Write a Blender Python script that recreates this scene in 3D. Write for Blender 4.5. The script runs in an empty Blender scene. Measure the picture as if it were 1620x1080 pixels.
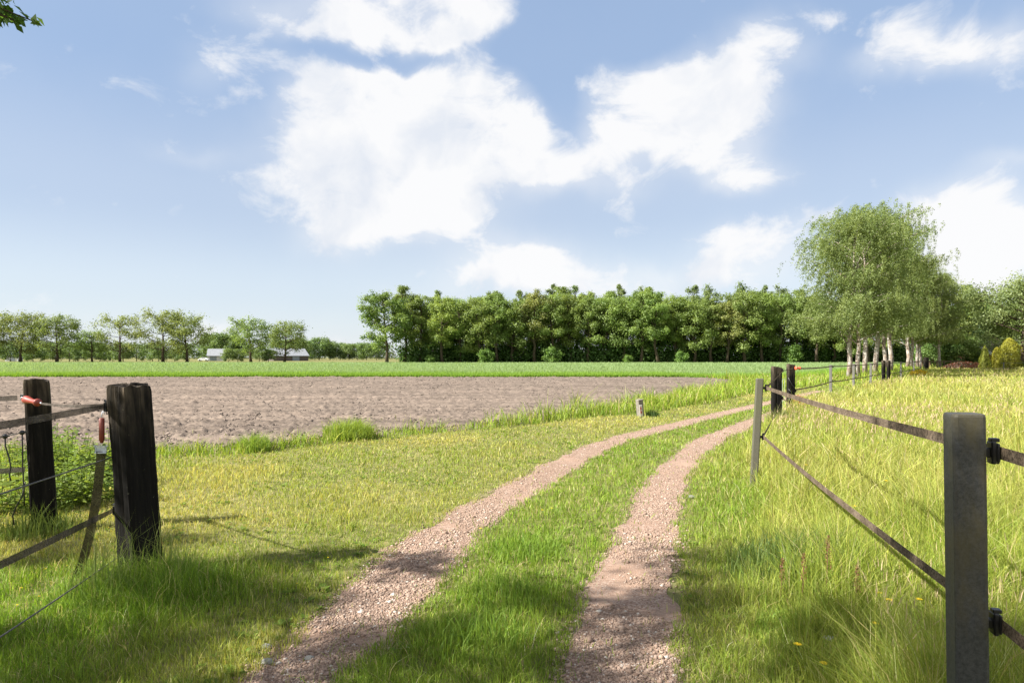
import bpy, math, random
import numpy as np
from mathutils import Vector, Matrix

# ------------------------------------------------------------------ camera, sky, sun, exposure
SC = bpy.context.scene
COL = SC.collection
EYE = 1.55
FPX = 1080.0            # focal length in photo pixels (24 mm on 36 mm)
HOR = 565.0             # horizon row of the photo

cam_d = bpy.data.cameras.new('camera'); cam = bpy.data.objects.new('camera', cam_d); COL.objects.link(cam)
cam.location = (0, 0, EYE); cam.rotation_euler = (math.radians(90), 0, 0)
cam_d.sensor_width = 36; cam_d.lens = 24; cam_d.shift_y = (HOR - 540) / 1620
cam_d.clip_start = 0.05; cam_d.clip_end = 9000
SC.camera = cam

SUN_EL = math.radians(39)
SUN_AZ = math.atan2(-0.95, -0.31)      # compass angle from +Y towards +X
SKY_STRENGTH = 0.115
SUN_STRENGTH = 5.0
EXPOSURE = 1.62
SC.view_settings.view_transform = 'Standard'; SC.view_settings.look = 'None'
SC.view_settings.exposure = EXPOSURE; SC.view_settings.gamma = 1

sun_d = bpy.data.lights.new('sun', 'SUN'); sun = bpy.data.objects.new('sun', sun_d); COL.objects.link(sun)
sun_d.energy = SUN_STRENGTH; sun_d.angle = math.radians(0.5); sun_d.color = (1.0, 0.955, 0.87)
SDIR = Vector((math.sin(SUN_AZ) * math.cos(SUN_EL), math.cos(SUN_AZ) * math.cos(SUN_EL), math.sin(SUN_EL)))
sun.rotation_euler = SDIR.to_track_quat('Z', 'Y').to_euler(); sun.location = SDIR * 60

def build_world():
    w = bpy.data.worlds.new('World'); SC.world = w; w.use_nodes = True
    nt = w.node_tree; N = nt.nodes; L = nt.links; N.clear()
    out = N.new('ShaderNodeOutputWorld'); bg = N.new('ShaderNodeBackground')
    sky = N.new('ShaderNodeTexSky'); sky.sky_type = 'NISHITA'; sky.sun_disc = False
    sky.sun_elevation = SUN_EL; sky.sun_rotation = SUN_AZ % (2 * math.pi)
    sky.altitude = 0; sky.air_density = 1.0; sky.dust_density = 0.8; sky.ozone_density = 1.0
    tc = N.new('ShaderNodeTexCoord')
    def math_(op, a, b=None):
        n = N.new('ShaderNodeMath'); n.operation = op
        for i, v in enumerate((a, b)):
            if v is None: continue
            if isinstance(v, (int, float)): n.inputs[i].default_value = v
            else: L.new(v, n.inputs[i])
        return n.outputs[0]
    def vmath(op, a, b=None):
        n = N.new('ShaderNodeVectorMath'); n.operation = op
        for i, v in enumerate((a, b)):
            if v is None: continue
            if isinstance(v, tuple): n.inputs[i].default_value = v
            else: L.new(v, n.inputs[i])
        return n
    d0 = tc.outputs['Generated']
    warp = N.new('ShaderNodeTexNoise'); warp.inputs['Scale'].default_value = 7; warp.inputs['Detail'].default_value = 4
    L.new(d0, warp.inputs['Vector'])
    wv = vmath('MULTIPLY', vmath('SUBTRACT', warp.outputs['Color'], (.5, .5, .5)).outputs[0], (.11, .11, .09)).outputs[0]
    d1 = vmath('ADD', d0, wv).outputs[0]
    # cloud masses: direction (as a point on the photo's picture plane), half-extents, weight
    blobs = [(630,215,165,120,1.3),(565,300,95,75,1.0),(770,215,95,75,1.0),(875,275,85,34,.75),(570,135,80,45,.9),(680,340,80,40,.8),(525,350,55,35,.4),
             (1050,150,115,62,1.1),(1140,205,85,62,1.0),(1000,225,75,52,.8),(1180,275,62,26,.8),(1190,75,75,42,.42),(1000,310,55,32,.42),
             (640,15,170,45,1.1),(735,40,70,36,.8),(420,35,75,38,.45),(345,105,70,38,.36),
             (1430,85,80,36,.85),(1590,75,55,55,.8),(1510,100,55,24,.5),(1250,80,60,26,.2),(1290,15,30,16,.4),
             (815,420,95,40,.85),(1200,395,95,44,.85),(1500,360,85,62,.9),(1590,400,90,60,.85),(1300,350,50,30,.3),
             (342,520,42,22,.75),(530,545,60,16,.6),(305,235,60,15,.36),(1600,260,50,18,.4),(480,395,50,30,.12),(900,440,180,26,.6),(1120,440,110,24,.5),(700,470,120,16,.3),(1560,330,70,40,.5),
             (590,72,150,16,-.75),(840,60,60,60,-.5),(880,150,45,70,-.5),(420,130,60,60,-.2),(1000,60,80,40,-.3)]
    acc = None
    for (px, py, rx, ry, wt) in blobs:
        v = Vector(((px - 810) / FPX, 1, (HOR - py) / FPX)); ln = v.length; v.normalize()
        k = 1.0 / ln
        df = vmath('SUBTRACT', d1, tuple(v)).outputs[0]
        sc = vmath('MULTIPLY', df, (FPX / rx / k, FPX / rx / k, FPX / ry / k)).outputs[0]
        dt = vmath('DOT_PRODUCT', sc, sc).outputs['Value']
        g = math_('MULTIPLY', math_('EXPONENT', math_('MULTIPLY', dt, -1.0)), wt)
        acc = g if acc is None else math_('ADD', acc, g)
    # extra unseen cloud added overhead and behind the camera, to raise the fill light
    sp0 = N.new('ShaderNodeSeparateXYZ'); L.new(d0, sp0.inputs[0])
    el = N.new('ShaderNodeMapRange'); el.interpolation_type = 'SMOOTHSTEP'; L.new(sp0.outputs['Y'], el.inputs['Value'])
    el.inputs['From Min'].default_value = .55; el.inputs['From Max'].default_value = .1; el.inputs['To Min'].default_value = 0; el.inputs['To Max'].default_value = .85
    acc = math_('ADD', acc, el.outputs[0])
    fine = N.new('ShaderNodeTexNoise'); fine.inputs['Scale'].default_value = 9.5; fine.inputs['Detail'].default_value = 9
    fine.inputs['Roughness'].default_value = .62; fine.inputs['Distortion'].default_value = .4
    L.new(vmath('MULTIPLY', d0, (1, 1, 1.5)).outputs[0], fine.inputs['Vector'])
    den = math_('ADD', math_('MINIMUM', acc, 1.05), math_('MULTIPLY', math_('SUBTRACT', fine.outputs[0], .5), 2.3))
    mr = N.new('ShaderNodeMapRange'); mr.interpolation_type = 'SMOOTHSTEP'
    mr.inputs['From Min'].default_value = .20; mr.inputs['From Max'].default_value = .95
    mr.inputs['To Min'].default_value = 0; mr.inputs['To Max'].default_value = .97
    L.new(den, mr.inputs['Value'])
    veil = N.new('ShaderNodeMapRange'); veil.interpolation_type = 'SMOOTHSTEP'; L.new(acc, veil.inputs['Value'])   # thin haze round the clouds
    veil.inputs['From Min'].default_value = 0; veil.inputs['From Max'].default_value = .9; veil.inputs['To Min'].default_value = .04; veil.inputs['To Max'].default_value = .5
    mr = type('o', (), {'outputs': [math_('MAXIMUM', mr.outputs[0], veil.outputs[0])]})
    # the sky itself: Nishita softened by the pale summer haze that thickens towards the horizon
    K = 1.0 / (SKY_STRENGTH * 2 ** EXPOSURE)
    def lin(*c):
        return tuple((((v / 255 + .055) / 1.055) ** 2.4 if v > 10 else v / 3294.6) * K for v in c)
    sep = N.new('ShaderNodeSeparateXYZ'); L.new(d0, sep.inputs[0])
    cramp = N.new('ShaderNodeValToRGB'); cramp.color_ramp.interpolation = 'EASE'
    stops = [(0.0, (216, 225, 236)), (.09, (204, 215, 229)), (.205, (180, 195, 218)), (.38, (153, 178, 213)), (1.0, (105, 140, 192))]
    er = cramp.color_ramp.elements
    for i, (p, c) in enumerate(stops):
        e = er[i] if i < 2 else er.new(p)
        e.position = p; e.color = tuple(v / 10 for v in lin(*c)) + (1,)
    L.new(sep.outputs['Z'], cramp.inputs[0])
    ramp10 = vmath('MULTIPLY', cramp.outputs[0], (10, 10, 10)).outputs[0]
    hm = N.new('ShaderNodeMix'); hm.data_type = 'RGBA'; hm.inputs['Factor'].default_value = .88
    L.new(sky.outputs[0], hm.inputs['A']); L.new(ramp10, hm.inputs['B'])
    cm = N.new('ShaderNodeMix'); cm.data_type = 'RGBA'
    # soft grey shading inside the clouds
    sh = N.new('ShaderNodeTexNoise'); sh.inputs['Scale'].default_value = 9; sh.inputs['Detail'].default_value = 6
    L.new(d1, sh.inputs['Vector'])
    cr = N.new('ShaderNodeMix'); cr.data_type = 'RGBA'
    cf = N.new('ShaderNodeMapRange'); cf.inputs['From Min'].default_value = .33; cf.inputs['From Max'].default_value = .50
    L.new(sh.outputs[0], cf.inputs['Value']); L.new(cf.outputs[0], cr.inputs['Factor'])
    cr.inputs['A'].default_value = lin(231, 236, 245) + (1,); cr.inputs['B'].default_value = lin(253, 253, 254) + (1,)
    L.new(mr.outputs[0], cm.inputs['Factor']); L.new(hm.outputs['Result'], cm.inputs['A']); L.new(cr.outputs['Result'], cm.inputs['B'])
    L.new(cm.outputs['Result'], bg.inputs['Color']); bg.inputs['Strength'].default_value = SKY_STRENGTH
    L.new(bg.outputs[0], out.inputs['Surface'])
build_world()

# ------------------------------------------------------------------ helpers
RNG = np.random.default_rng(7)

def PX(px, py, d):
    """photo pixel at distance d (metres along +Y) -> world point"""
    return Vector(((px - 810) / FPX * d, d, EYE - (py - HOR) / FPX * d))
def GR(px, py):
    """photo pixel lying on the ground -> world point"""
    d = EYE * FPX / (py - HOR)
    return Vector(((px - 810) / FPX * d, d, 0.0))

def new_mat(name):
    m = bpy.data.materials.new(name); m.use_nodes = True
    nt = m.node_tree; nt.nodes.clear()
    out = nt.nodes.new('ShaderNodeOutputMaterial')
    return m, nt.nodes, nt.links, out
def ramp(N, L, fac, stops, interp='LINEAR'):
    r = N.new('ShaderNodeValToRGB'); r.color_ramp.interpolation = interp
    e = r.color_ramp.elements
    for i, (p, c) in enumerate(stops):
        x = e[i] if i < 2 else e.new(p)
        x.position = p; x.color = tuple(c) + (1,)
    L.new(fac, r.inputs[0]); return r.outputs[0]
def noise(N, L, vec, scale, detail=4, rough=.55, dist=0.0):
    n = N.new('ShaderNodeTexNoise'); n.inputs['Scale'].default_value = scale
    n.inputs['Detail'].default_value = detail; n.inputs['Roughness'].default_value = rough
    n.inputs['Distortion'].default_value = dist
    if vec is not None: L.new(vec, n.inputs['Vector'])
    return n.outputs[0]
def mapping(N, L, vec, scale):
    m = N.new('ShaderNodeMapping'); m.inputs['Scale'].default_value = scale; L.new(vec, m.inputs['Vector']); return m.outputs[0]
def bump(N, L, h, strength, dist):
    b = N.new('ShaderNodeBump'); b.inputs['Strength'].default_value = strength; b.inputs['Distance'].default_value = dist
    L.new(h, b.inputs['Height']); return b.outputs[0]
def mixc(N, L, a, b, f, blend='MIX'):
    m = N.new('ShaderNodeMix'); m.data_type = 'RGBA'; m.blend_type = blend
    for s, v in (('A', a), ('B', b)):
        if isinstance(v, tuple): m.inputs[s].default_value = v if len(v) == 4 else v + (1,)
        else: L.new(v, m.inputs[s])
    if isinstance(f, (int, float)): m.inputs['Factor'].default_value = f
    else: L.new(f, m.inputs['Factor'])
    return m.outputs['Result']

def leaf_mat(name, transl=.38, gloss=.06, objvar=.12, rough=.45):
    """foliage / grass: diffuse + translucent + a little gloss, per-leaf colour attribute, per-object hue drift"""
    m, N, L, out = new_mat(name)
    at = N.new('ShaderNodeAttribute'); at.attribute_name = 'Col'
    col = at.outputs['Color']
    if objvar:
        oi = N.new('ShaderNodeObjectInfo')
        hs = N.new('ShaderNodeHueSaturation')
        a = N.new('ShaderNodeMapRange'); a.inputs['To Min'].default_value = .5 - objvar * .16; a.inputs['To Max'].default_value = .5 + objvar * .12
        L.new(oi.outputs['Random'], a.inputs['Value']); L.new(a.outputs[0], hs.inputs['Hue'])
        wn = N.new('ShaderNodeTexWhiteNoise'); wn.noise_dimensions = '1D'; L.new(oi.outputs['Random'], wn.inputs['W'])
        b = N.new('ShaderNodeMapRange'); b.inputs['To Min'].default_value = 1 - objvar * 2; b.inputs['To Max'].default_value = 1 + objvar * 1.6
        L.new(wn.outputs['Value'], b.inputs['Value']); L.new(b.outputs[0], hs.inputs['Value'])
        L.new(col, hs.inputs['Color']); col = hs.outputs[0]
    d = N.new('ShaderNodeBsdfDiffuse'); L.new(col, d.inputs['Color'])
    t = N.new('ShaderNodeBsdfTranslucent')
    tc = mixc(N, L, col, (1.0, .95, .45), .18, 'MULTIPLY'); L.new(mixc(N, L, tc, (1.25, 1.2, .8), 1.0, 'MULTIPLY'), t.inputs['Color'])
    g = N.new('ShaderNodeBsdfGlossy'); g.inputs['Roughness'].default_value = rough; g.inputs['Color'].default_value = (1, 1, 1, 1)
    m1 = N.new('ShaderNodeMixShader'); m1.inputs[0].default_value = transl; L.new(d.outputs[0], m1.inputs[1]); L.new(t.outputs[0], m1.inputs[2])
    m2 = N.new('ShaderNodeMixShader'); m2.inputs[0].default_value = gloss; L.new(m1.outputs[0], m2.inputs[1]); L.new(g.outputs[0], m2.inputs[2])
    L.new(m2.outputs[0], out.inputs['Surface']); return m

def surf_mat(name, build, rough=.8, spec=.3):
    m, N, L, out = new_mat(name)
    p = N.new('ShaderNodeBsdfPrincipled'); p.inputs['Roughness'].default_value = rough
    p.inputs['Specular IOR Level'].default_value = spec
    L.new(p.outputs[0], out.inputs['Surface'])
    tc = N.new('ShaderNodeTexCoord')
    col, nrm = build(N, L, tc.outputs['Object'])
    if isinstance(col, tuple): p.inputs['Base Color'].default_value = col + (1,)
    else: L.new(col, p.inputs['Base Color'])
    if nrm is not None: L.new(nrm, p.inputs['Normal'])
    return m

# ---- numpy noise
def _h(ix, iy, s):
    n = (ix.astype(np.int64) * 374761393 + iy.astype(np.int64) * 668265263 + s * 974711) & 0x7fffffff
    n = ((n ^ (n >> 13)) * 1274126177) & 0x7fffffff
    n = n ^ (n >> 16)
    return (n & 0xffff) / 65535.0
def vnoise(x, y, s=0):
    ix = np.floor(x); iy = np.floor(y); fx = x - ix; fy = y - iy
    fx = fx * fx * (3 - 2 * fx); fy = fy * fy * (3 - 2 * fy)
    a = _h(ix, iy, s); b = _h(ix + 1, iy, s); c = _h(ix, iy + 1, s); d = _h(ix + 1, iy + 1, s)
    return (a * (1 - fx) + b * fx) * (1 - fy) + (c * (1 - fx) + d * fx) * fy
def fbm(x, y, o=4, s=0):
    r = 0; a = .5; t = 0
    for i in range(o):
        r = r + a * vnoise(x * 2 ** i, y * 2 ** i, s + i * 17); t += a; a *= .5
    return r / t
def sm(x, a, b):
    t = np.clip((x - a) / (b - a), 0, 1); return t * t * (3 - 2 * t)

# ---- meshes
def np_mesh(name, V, F, k, col=None, smooth=False):
    """V (n,3) floats, F flat index array of k-gons, col (n,3) point colour"""
    me = bpy.data.meshes.new(name)
    V = np.ascontiguousarray(V, dtype=np.float32); F = np.ascontiguousarray(F, dtype=np.int32).ravel()
    nf = len(F) // k
    me.vertices.add(len(V)); me.vertices.foreach_set('co', V.ravel())
    me.loops.add(len(F)); me.loops.foreach_set('vertex_index', F)
    me.polygons.add(nf); me.polygons.foreach_set('loop_start', np.arange(0, nf * k, k, dtype=np.int32))
    if smooth: me.polygons.foreach_set('use_smooth', np.ones(nf, dtype=bool))
    if col is not None:
        a = me.attributes.new('Col', 'FLOAT_COLOR', 'POINT')
        c = np.ones((len(V), 4), dtype=np.float32); c[:, :3] = col
        a.data.foreach_set('color', c.ravel())
    me.update(calc_edges=True)
    return me

class MB:
    """collects tubes, boxes and other pieces into ONE mesh"""
    def __init__(s): s.v = []; s.f = []
    def add(s, vs, fs):
        o = len(s.v); s.v += [tuple(p) for p in vs]; s.f += [tuple(i + o for i in f) for f in fs]
    def tube(s, pts, rad, n=8, cap=True):
        pts = [Vector(p) for p in pts]
        if isinstance(rad, (int, float)): rad = [rad] * len(pts)
        vs = []; fs = []; up = None
        for i, p in enumerate(pts):
            t = (pts[min(i + 1, len(pts) - 1)] - pts[max(i - 1, 0)])
            t = t.normalized() if t.length > 1e-9 else Vector((0, 0, 1))
            if up is None:
                up = Vector((1, 0, 0)) if abs(t.x) < .8 else Vector((0, 1, 0))
            a = (up - t * up.dot(t)); a = a.normalized() if a.length > 1e-6 else t.orthogonal().normalized(); up = a
            b = t.cross(a)
            for k in range(n):
                an = 2 * math.pi * k / n
                vs.append(p + (a * math.cos(an) + b * math.sin(an)) * rad[i])
        for i in range(len(pts) - 1):
            for k in range(n):
                fs.append((i * n + k, i * n + (k + 1) % n, (i + 1) * n + (k + 1) % n, (i + 1) * n + k))
        if cap:
            fs.append(tuple(reversed(range(n)))); fs.append(tuple(range((len(pts) - 1) * n, len(pts) * n)))
        s.add(vs, fs); return s
    def box(s, c, size, rz=0, bev=0.0, m=None):
        x, y, z = (v / 2 for v in size); b = min(bev, x * .9, y * .9, z * .9)
        if b <= 0:
            vs = [(sx * x, sy * y, sz * z) for sz in (-1, 1) for sx, sy in ((-1, -1), (1, -1), (1, 1), (-1, 1))]
            fs = [(3, 2, 1, 0), (4, 5, 6, 7)] + [(i, (i + 1) % 4, 4 + (i + 1) % 4, 4 + i) for i in range(4)]
        else:
            ring = []
            for sx, sy in ((-1, -1), (1, -1), (1, 1), (-1, 1)):
                if sx * sy > 0: pr = [(sx * x, sy * (y - b)), (sx * (x - b), sy * y)]
                else: pr = [(sx * (x - b), sy * y), (sx * x, sy * (y - b))]
                ring += pr
            ring_in = [(px * (x - b) / x if abs(px) > x - b + 1e-9 else px, py * (y - b) / y if abs(py) > y - b + 1e-9 else py) for px, py in ring]
            vs = [(p[0], p[1], -z) for p in ring_in] + [(p[0], p[1], -z + b) for p in ring] + [(p[0], p[1], z - b) for p in ring] + [(p[0], p[1], z) for p in ring_in]
            fs = [tuple(reversed(range(8))), tuple(range(24, 32))]
            for l in range(3):
                fs += [(l * 8 + i, l * 8 + (i + 1) % 8, l * 8 + 8 + (i + 1) % 8, l * 8 + 8 + i) for i in range(8)]
        R = Matrix.Rotation(rz, 3, 'Z') if m is None else m
        s.add([Vector(c) + R @ Vector(v) for v in vs], fs); return s
    def ribbon(s, pts, w, th=.0016, up=(0, 0, 1)):
        """thin tape on edge: every cross-section is a thin upright rectangle; w may be a list"""
        pts = [Vector(p) for p in pts]; n = len(pts)
        if isinstance(w, (int, float)): w = [w] * n
        ups = [Vector(up)] * n if not isinstance(up, list) else [Vector(u) for u in up]
        vs = []; fs = []
        for i, p in enumerate(pts):
            t = (pts[min(i + 1, n - 1)] - pts[max(i - 1, 0)]).normalized()
            u = ups[i]; u = (u - t * u.dot(t)).normalized(); q = t.cross(u)
            for a, b in ((-1, -1), (1, -1), (1, 1), (-1, 1)):
                vs.append(p + u * (a * w[i] / 2) + q * (b * th / 2))
        for i in range(n - 1):
            for k in range(4):
                fs.append((i * 4 + k, i * 4 + (k + 1) % 4, i * 4 + 4 + (k + 1) % 4, i * 4 + 4 + k))
        fs.append((3, 2, 1, 0)); fs.append(tuple(range(4 * n - 4, 4 * n)))
        s.add(vs, fs); return s
    def lathe(s, prof, origin, axis, n=14):
        ax = Vector(axis).normalized(); a = ax.orthogonal().normalized(); b = ax.cross(a); o = Vector(origin)
        vs = []; fs = []
        for (t, r) in prof:
            for k in range(n):
                an = 2 * math.pi * k / n; vs.append(o + ax * t + (a * math.cos(an) + b * math.sin(an)) * r)
        for i in range(len(prof) - 1):
            for k in range(n): fs.append((i * n + k, i * n + (k + 1) % n, (i + 1) * n + (k + 1) % n, (i + 1) * n + k))
        fs.append(tuple(reversed(range(n)))); fs.append(tuple(range((len(prof) - 1) * n, len(prof) * n)))
        s.add(vs, fs); return s
    def mesh(s, name, smooth=False):
        me = bpy.data.meshes.new(name); me.from_pydata(s.v, [], s.f)
        if smooth: me.polygons.foreach_set('use_smooth', np.ones(len(me.polygons), dtype=bool))
        me.update(); return me

def tag(o, label, cat, group=None):
    o['label'] = label; o['category'] = cat
    if group: o['group'] = group
    return o
def link(name, me, mat, parent=None, kind=None):
    o = bpy.data.objects.new(name, me); COL.objects.link(o)
    if mat is not None and (len(me.materials) == 0): me.materials.append(mat)
    if parent is not None: o.parent = parent
    if kind: o['kind'] = kind
    return o
def thing(name, label, cat, loc=(0, 0, 0), group=None, rot=(0, 0, 0), scale=1.0):
    o = bpy.data.objects.new(name, None); COL.objects.link(o); o.empty_display_size = .1
    o.location = loc; o.rotation_euler = rot
    o.scale = (scale,) * 3 if isinstance(scale, (int, float)) else scale
    return tag(o, label, cat, group)
def dup(root, loc, label, rotz=0, scale=1.0, group=None):
    r = root.copy(); COL.objects.link(r); r.location = loc; r.rotation_euler = (0, 0, rotz)
    r.scale = (scale,) * 3 if isinstance(scale, (int, float)) else scale
    r['label'] = label
    if group: r['group'] = group
    for ch in list(root.children):
        c = ch.copy(); COL.objects.link(c); c.parent = r
        for g in list(ch.children):
            q = g.copy(); COL.objects.link(q); q.parent = c
    return r

# ------------------------------------------------------------------ layout of the land
TL_L = [(370,1080),(468,1000),(490,983),(572,907),(632,855),(723,804),(828,752),(872,726),(936,700),(1000,683),(1090,663),(1175,643),(1258,625),(1296,616.5)]
TL_R = [(553,1080),(640,1000),(652,983),(722,907),(745,855),(818,804),(900,752),(937,726),(990,700),(1036,687),(1110,668),(1186,648),(1266,629),(1303,620)]
TR_L = [(884,1080),(898,1000),(905,980),(930,907),(962,855),(990,804),(1026,752),(1055,726),(1086,700),(1120,687),(1164,670),(1207,654),(1255,640),(1296,629),(1335,619.5),(1356,614.5)]
TR_R = [(1082,1080),(1080,1000),(1076,980),(1078,907),(1080,855),(1080,804),(1090,752),(1110,726),(1142,700),(1160,690),(1195,676),(1228,662),(1268,646),(1306,634),(1345,623),(1366,617)]
def edge_pts(lst): return np.array([GR(*p)[:2] for p in lst])
def smooth_poly(P, n=240):
    t = np.concatenate([[0], np.cumsum(np.linalg.norm(np.diff(P, axis=0), axis=1))]); t /= t[-1]
    # extend the near end straight back under and behind the camera
    u = np.linspace(0, 1, n) ** 1.5
    Q = np.stack([np.interp(u, t, P[:, i]) for i in (0, 1)], 1)
    for _ in range(6):
        Q[1:-1] = (Q[:-2] + 2 * Q[1:-1] + Q[2:]) / 4
    return Q
def extend(P, Q):
    a, b = P[0], P[1]; d = (a - b) / np.linalg.norm(a - b)
    return np.vstack([a + d * 6.0, P])
TLa, TLb, TRa, TRb = (edge_pts(x) for x in (TL_L, TL_R, TR_L, TR_R))
TLa, TLb, TRa, TRb = (smooth_poly(extend(p, None)) for p in (TLa, TLb, TRa, TRb))
TLc, TRc = (TLa + TLb) / 2, (TRa + TRb) / 2
TLw, TRw = np.linalg.norm(TLa - TLb, axis=1) / 2, np.linalg.norm(TRa - TRb, axis=1) / 2
# widths measured along image rows overstate the true width where the track runs obliquely
def true_w(c, w, a, b):
    t = np.gradient(c, axis=0); t /= np.linalg.norm(t, axis=1)[:, None]; nrm = np.stack([-t[:, 1], t[:, 0]], 1)
    return np.maximum(.16, np.abs(((a - b) * nrm).sum(1)) / 2 * .94), nrm
TLw, TLn = true_w(TLc, TLw, TLa, TLb); TRw, TRn = true_w(TRc, TRw, TRa, TRb)

def track_dist(P, C, W):
    """signed distance to the track edge (negative inside)"""
    out = np.full(len(P), 9e9)
    for s in range(0, len(P), 20000):
        p = P[s:s + 20000]
        d = np.full(len(p), 9e9)
        for i in range(0, len(C) - 1, 2):
            j = min(i + 2, len(C) - 1)
            a, b = C[i], C[j]; ab = b - a; t = np.clip(((p - a) @ ab) / (ab @ ab + 1e-12), 0, 1)
            q = a + t[:, None] * ab
            d = np.minimum(d, np.hypot(*(p - q).T) - (W[i] + (W[j] - W[i]) * t))
        out[s:s + 20000] = d
    return out

FENCE = np.array([(.15, -3.7), (1.5, 2.2), (2.86, 8.13), (6.1, 15.8), (7.85, 19.3), (12.6, 27), (15.5, 31), (18.7, 35.6), (22.2, 40.8), (23.1, 41.9), (26.5, 46.5), (33, 56), (45.8, 76), (60, 96), (90, 140)])
def fence_x(y): return np.interp(y, FENCE[:, 1], FENCE[:, 0])
E_FIELD = np.array([(-60, 10), (-9, 10.2), (-5.6, 10.9), (-4.2, 11.4), (-3.6, 12.5), (-3, 13.1), (-2.06, 13.9), (-.7, 15.2), (.62, 16.8), (1.9, 18.8), (3.7, 21.2), (6.9, 27.6), (11, 35), (15.5, 46.5), (18, 47)])
E_LAWN = np.array([(-60, 9.4), (-9, 9.6), (-5.6, 10.3), (-4.2, 10.8), (-3, 12.4), (-2.06, 13.2), (-.7, 14.5), (.62, 15.9), (1.9, 17.2), (3.7, 18.7), (6.9, 23.3), (11, 30), (17, 38), (22, 45)])
CROP = np.array([(-300, 51), (12.5, 51), (15, 47.5), (20, 48), (25, 54), (33, 66), (52, 97), (75, 132), (100, 170), (140, 230)])
def ywob(x, s, a=.35, f=.9): return (fbm(x * f, x * 0 + s, 3, s) - .5) * 2 * a
def e_lawn(x): return np.interp(x, E_LAWN[:, 0], E_LAWN[:, 1]) + ywob(x, 3)
def e_field(x): return np.interp(x, E_FIELD[:, 0], E_FIELD[:, 1]) + ywob(x, 5)
def crop_y(x): return np.interp(x, CROP[:, 0], CROP[:, 1]) + ywob(x, 9, .25, .5)

# ------------------------------------------------------------------ ground sheets
def m_ground():
    def b(N, L, v):
        n1 = noise(N, L, v, .35, 5); n2 = noise(N, L, v, 9, 5, .65)
        c = ramp(N, L, n1, [(.3, (.085, .105, .028)), (.55, (.145, .145, .05)), (.75, (.20, .175, .075))])
        c2 = ramp(N, L, n2, [(.35, (.05, .055, .018)), (.65, (.26, .23, .10))])
        return mixc(N, L, c, c2, .5), bump(N, L, n2, .6, .02)
    return surf_mat('turf', b, .95, .1)
GROUND = m_ground()
xs = np.concatenate([-np.geomspace(4000, 4, 40), np.linspace(-3.5, 3.5, 15), np.geomspace(4, 4000, 40)])
ys = np.concatenate([-np.geomspace(300, 2, 14), np.linspace(-1.5, 4, 10), np.geomspace(5, 6000, 50)])
gx, gy = np.meshgrid(xs, ys); nx, ny = len(xs), len(ys)
ii = (np.arange(ny - 1)[:, None] * nx + np.arange(nx - 1)[None]).ravel()
link('ground', np_mesh('ground', np.stack([gx.ravel(), gy.ravel(), gx.ravel() * 0], 1), np.stack([ii, ii + 1, ii + nx + 1, ii + nx], 1), 4), GROUND, kind='structure')

def m_gravel():
    def b(N, L, v):
        vo = N.new('ShaderNodeTexVoronoi'); vo.inputs['Scale'].default_value = 95; vo.inputs['Randomness'].default_value = 1; L.new(v, vo.inputs['Vector'])
        rnd = N.new('ShaderNodeSeparateColor'); L.new(vo.outputs['Color'], rnd.inputs[0])
        c = ramp(N, L, rnd.outputs[0], [(0, (0.160, 0.101, 0.071)), (.4, (0.252, 0.168, 0.124)), (.75, (0.319, 0.227, 0.176)), (1, (0.370, 0.294, 0.244))])
        big = noise(N, L, v, 1.3, 4); dust = ramp(N, L, big, [(.42, (0.260, 0.172, 0.124)), (.62, (0.319, 0.220, 0.161))])
        f = ramp(N, L, noise(N, L, v, 3.0, 5, .6), [(.45, (0, 0, 0)), (.62, (.8, .8, .8))])
        c = mixc(N, L, c, dust, f)
        return c, bump(N, L, vo.outputs['Distance'], .8, .008)
    return surf_mat('fine pink gravel', b, .95, .15)
GRAVEL = m_gravel()
def track_sheet(C, W, NR, seed):
    n = 9; s = np.linspace(-1, 1, n); V = []
    Ci = np.stack([np.interp(np.linspace(0, 1, 700) ** 1.0, np.linspace(0, 1, len(C)), C[:, i]) for i in (0, 1)], 1)
    Wi = np.interp(np.linspace(0, 1, 700), np.linspace(0, 1, len(C)), W)
    Ni = np.stack([np.interp(np.linspace(0, 1, 700), np.linspace(0, 1, len(C)), NR[:, i]) for i in (0, 1)], 1)
    wob = [(fbm(Ci[:, 0] * 2.2, Ci[:, 1] * 2.2, 3, seed + q) - .5) * .28 for q in (0, 50)]
    for k in range(n):
        off = s[k] * Wi + (wob[0] if s[k] < 0 else wob[1]) * abs(s[k])
        V.append(np.concatenate([Ci + Ni * off[:, None], np.full((700, 1), .004)], 1))
    V = np.stack(V, 1).reshape(-1, 3)
    ii = (np.arange(699)[:, None] * n + np.arange(n - 1)[None]).ravel()
    me = np_mesh('gravel_track', V, np.stack([ii, ii + n, ii + n + 1, ii + 1], 1), 4)
    # keep the sheet facing up
    if me.polygons[0].normal.z < 0: me.flip_normals()
    return link('gravel_track', me, GRAVEL, kind='structure')
track_sheet(TLc, TLw, TLn, 100); track_sheet(TRc, TRw, TRn, 200)

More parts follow.
